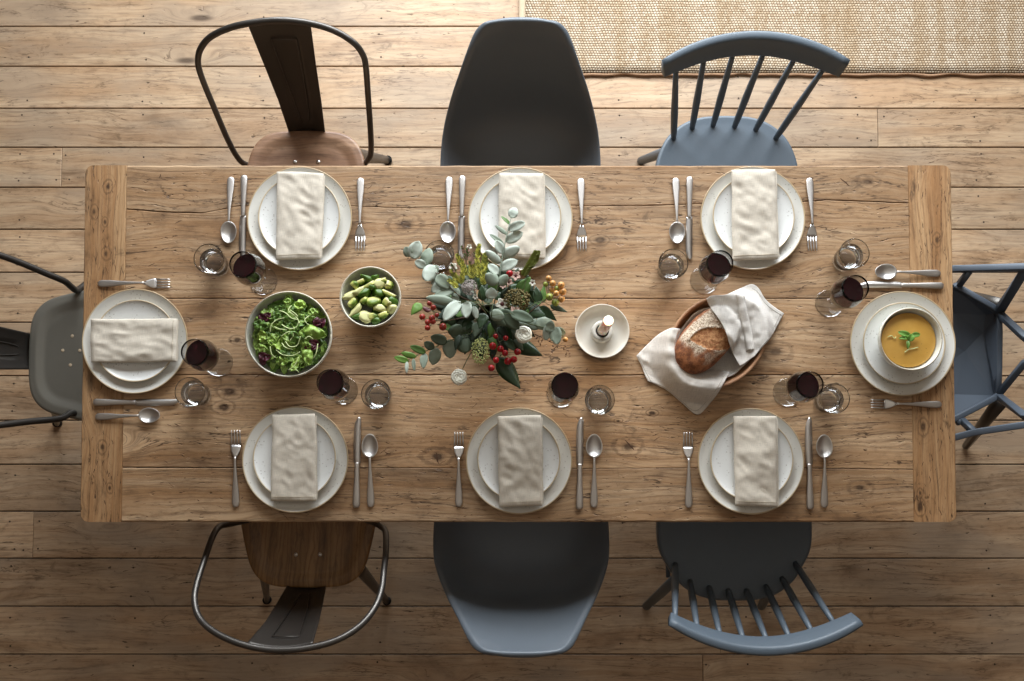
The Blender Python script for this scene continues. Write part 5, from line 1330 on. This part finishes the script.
# local x axis for a chair facing -Y points to world -X
bx = [(p[0]-726.5)/338*-1 for p in ((672.4,), (691.5,), (712.8,), (734.7,), (756.3,), (776.6,))]
spindle_chair(so, (0, -1), P(757, 37, .825), 6, 'blue-grey six-spindle chair at the top right, in front of the rug', .213, bx, [.07, .038, .03, .034, .043, .07], [.202, .126, .047, -.035, -.118, -.195], 1.0, (.194, -.02))
so = P(736, 601, .455); so.z = 0
bx = [(630+x/3.938-736)/342 for x in (178, 237, 312, 388, 460, 537, 602, 655)]
spindle_chair(so, (0, 1), P(767.5, 648.5, .825), 8, 'blue-grey eight-spindle chair at the bottom right', .222, bx, [(601-y)/342 for y in (565, 582, 588, 591, 591, 587, 579, 564)], [-.222, -.165, -.106, -.046, .015, .074, .133, .190], 1.0, (.197, -.077))
# faceted chair at the right end ------------------------------------
def zr(x, y, z): return P(935+x/6.81, 250+y/6.81, z)
def zq(x, y, z): return P(935+x/6.81, 350+y/6.81, z)
org = P(1000, 354, .45); org.z = 0
fc = empty('faceted_cage_chair', (org.x-.12, org.y, 0), 0, 'blue-grey faceted chair with open triangular struts at the right end', 'chair'); FO = fc.location
A1 = zr(130, 240, .515); B1 = zr(385, 385, .50); C1 = zr(430, 425, .485); D1 = zq(425, 300, .485); E1 = zq(400, 330, .50); F1 = zq(130, 470, .515)
A0 = P(915, 262, .50); F0 = P(915, 440, .50)
G1 = zr(130, 430, .452); H1 = zq(135, 305, .452); I1 = zr(330, 560, .437); G0 = P(905, 316, .445); H0 = P(905, 392, .445); M1 = zr(200, 690, .432)
C2 = zr(425, 460, .47); D2 = zq(425, 270, .47); J1 = zr(345, 440, .452); K1 = zq(400, 310, .452)
V = [A1, B1, C1, D1, E1, F1, A0, F0, G1, H1, I1, G0, H0, M1, J1, K1]
a1, b1, c1, d1, e1, f1, a0, f0, g1, h1, i1, g0, h0, m1, j1, k1 = range(16)
Fs = [(a0, a1, g1, g0), (a1, b1, j1, g1), (b1, c1, j1), (j1, c1, i1), (c1, d1, i1), (i1, d1, k1), (g1, j1, i1, m1), (m1, i1, k1, h1), (d1, e1, k1), (k1, e1, f1, h1), (h1, f1, f0, h0), (g0, g1, m1), (m1, h1, h0), (g0, m1, h0)]
mk('seat', (V, Fs), 'facet', fc, FO, smooth=False, solid=.005)
def strut(pts, w=.0085, h=.010, name='strut'):
    pts = [Vector(p) for p in pts]
    V, Fc = [], []
    q = [p for p in pts]
    v = sweep(q, rrect(w, h, .0025, 2)); return mk(name, v, 'facet', fc, FO)
tA = P(905, 274, .53); tB = zr(130, 130, .56); tC = zr(235, 128, .57); tD = zr(600, 118, .66); tE = P(1075, 268, .74); tF = P(1110, 300, .80); tG = P(1118, 350, .81); tH = P(1110, 400, .80); tI = P(1075, 418, .74)
bB = zq(145, 592, .56); bC = zq(270, 560, .575); bD = zq(606, 510, .66); bA = P(905, 447, .53)
for seg, w in (([tA, tB, tC, tD, tE], .0095), ([tE, tF], .009), ([tF, tG, tH], .009), ([tH, tI], .009), ([bA, bB, bC, bD, tI], .0095)): strut(seg, w, .012, 'rim_strut')
mid1 = P(1046, 352, .62); n1 = zr(430, 425, .49); n2 = zq(425, 310, .49)
n1b = zr(385, 385, .50)
for seg, w in (([zr(235, 140, .57), zr(165, 235, .52)], .0085), ([A1, B1, n1], .0085), ([n1, zr(606, 150, .64), tE], .014), ([n1, zr(606, 590, .56), mid1], .0095), ([n1, zr(435, 560, .475), zq(432, 120, .475), n2], .008), ([n2, zq(606, 90, .56), mid1], .009),
               ([n2, zq(606, 445, .62), tI], .010), ([n2, E1, F1, F0], .0085), ([zq(185, 480, .515), zq(265, 560, .575)], .0085), ([zq(150, 500, .515), zq(185, 480, .515)], .007), ([mid1, tF], .008), ([mid1, tH], .008)): strut(seg, w, .009)
# cone legs
for (a, b) in ((P(1000, 402, .415), P(966, 446, .012)), (P(1000, 305, .415), P(958, 292, .012)), (P(915, 402, .415), P(868, 432, .012)), (P(915, 305, .415), P(868, 280, .012))):
    mk('leg', tube([a, (a+b)/2, b], [.022, .018, .013], 8), 'iron' if False else 'gunmetal', fc, FO, smooth=True)
mk('under_frame', join(tube([P(1000, 402, .40), P(915, 305, .40)], .010, 8), tube([P(1000, 305, .40), P(915, 402, .40)], .010, 8)), 'gunmetal', fc, FO)
# ---------------------------------------------------------------- room shell
Mt['wall'] = simple('warm_brown_plaster', (112, 92, 74), .9, var=.02, scale=4)
Mt['frame'] = simple('white_window_paint', (230, 228, 222), .5)
HZ = 3.7; WX0, WX1, WZ0, WZ1 = -1.35, 1.85, .9, 2.6; BY = 2.8
def wall(name, vf): tag(mk(name, vf, 'wall', smooth=False), kind='structure')
wall('wall_left', box(fx0-.1, fx0, -2.7, BY+.1, -.05, HZ)); wall('wall_right', box(fx1, fx1+.1, -2.7, BY+.1, -.05, HZ)); wall('wall_front', box(fx0, fx1, -2.7, -2.6, -.05, HZ))
wall('wall_back', join(box(fx0, WX0, BY, BY+.1, -.05, HZ), box(WX1, fx1, BY, BY+.1, -.05, HZ), box(WX0, WX1, BY, BY+.1, -.05, WZ0), box(WX0, WX1, BY, BY+.1, WZ1, HZ)))
Mt['wall'] = simple('ceiling_paint', (188, 180, 168), .9, var=.02, scale=4)
wall('ceiling', box(fx0-.1, fx1+.1, -2.7, BY+.1, HZ, HZ+.1))
win = empty('window_1', ((WX0+WX1)/2, BY+.06, WZ0)); win['kind'] = 'structure'
fr = [box(WX0, WX1, BY+.045, BY+.085, WZ0, WZ0+.05), box(WX0, WX1, BY+.045, BY+.085, WZ1-.05, WZ1)]+[box(x-.025, x+.025, BY+.045, BY+.085, WZ0+.05, WZ1-.05) for x in [WX0+.025+(WX1-WX0-.05)*k/4 for k in range(5)]]
mk('window_frame', join(*fr), 'frame', win, win.location, smooth=False)
# ---------------------------------------------------------------- light
def area(name, loc, target, sx, sy, e, col=(1, 1, 1)):
    l = bpy.data.lights.new(name, 'AREA'); l.shape = 'RECTANGLE'; l.size = sx; l.size_y = sy; l.energy = e; l.color = col
    o = bpy.data.objects.new(name, l); C.objects.link(o); o.location = loc
    o.rotation_euler = (Vector(target)-Vector(loc)).to_track_quat('-Z', 'Y').to_euler(); return o
area('window_daylight', ((WX0+WX1)/2, BY-.01, (WZ0+WZ1)/2), ((WX0+WX1)/2, 0, (WZ0+WZ1)/2-.8), WX1-WX0-.1, WZ1-WZ0-.1, 202, (.91, .96, 1))
w = bpy.data.worlds.new('daylight_sky'); sc.world = w; w.use_nodes = True
bg = w.node_tree.nodes['Background']; bg.inputs[0].default_value = (.8, .88, 1, 1); bg.inputs[1].default_value = 1.5
sc.view_settings.view_transform = 'Standard'; sc.view_settings.look = 'None'; sc.view_settings.exposure = 0; sc.view_settings.gamma = 1
sc.view_settings.use_curve_mapping = False
bpy.context.view_layer.update()
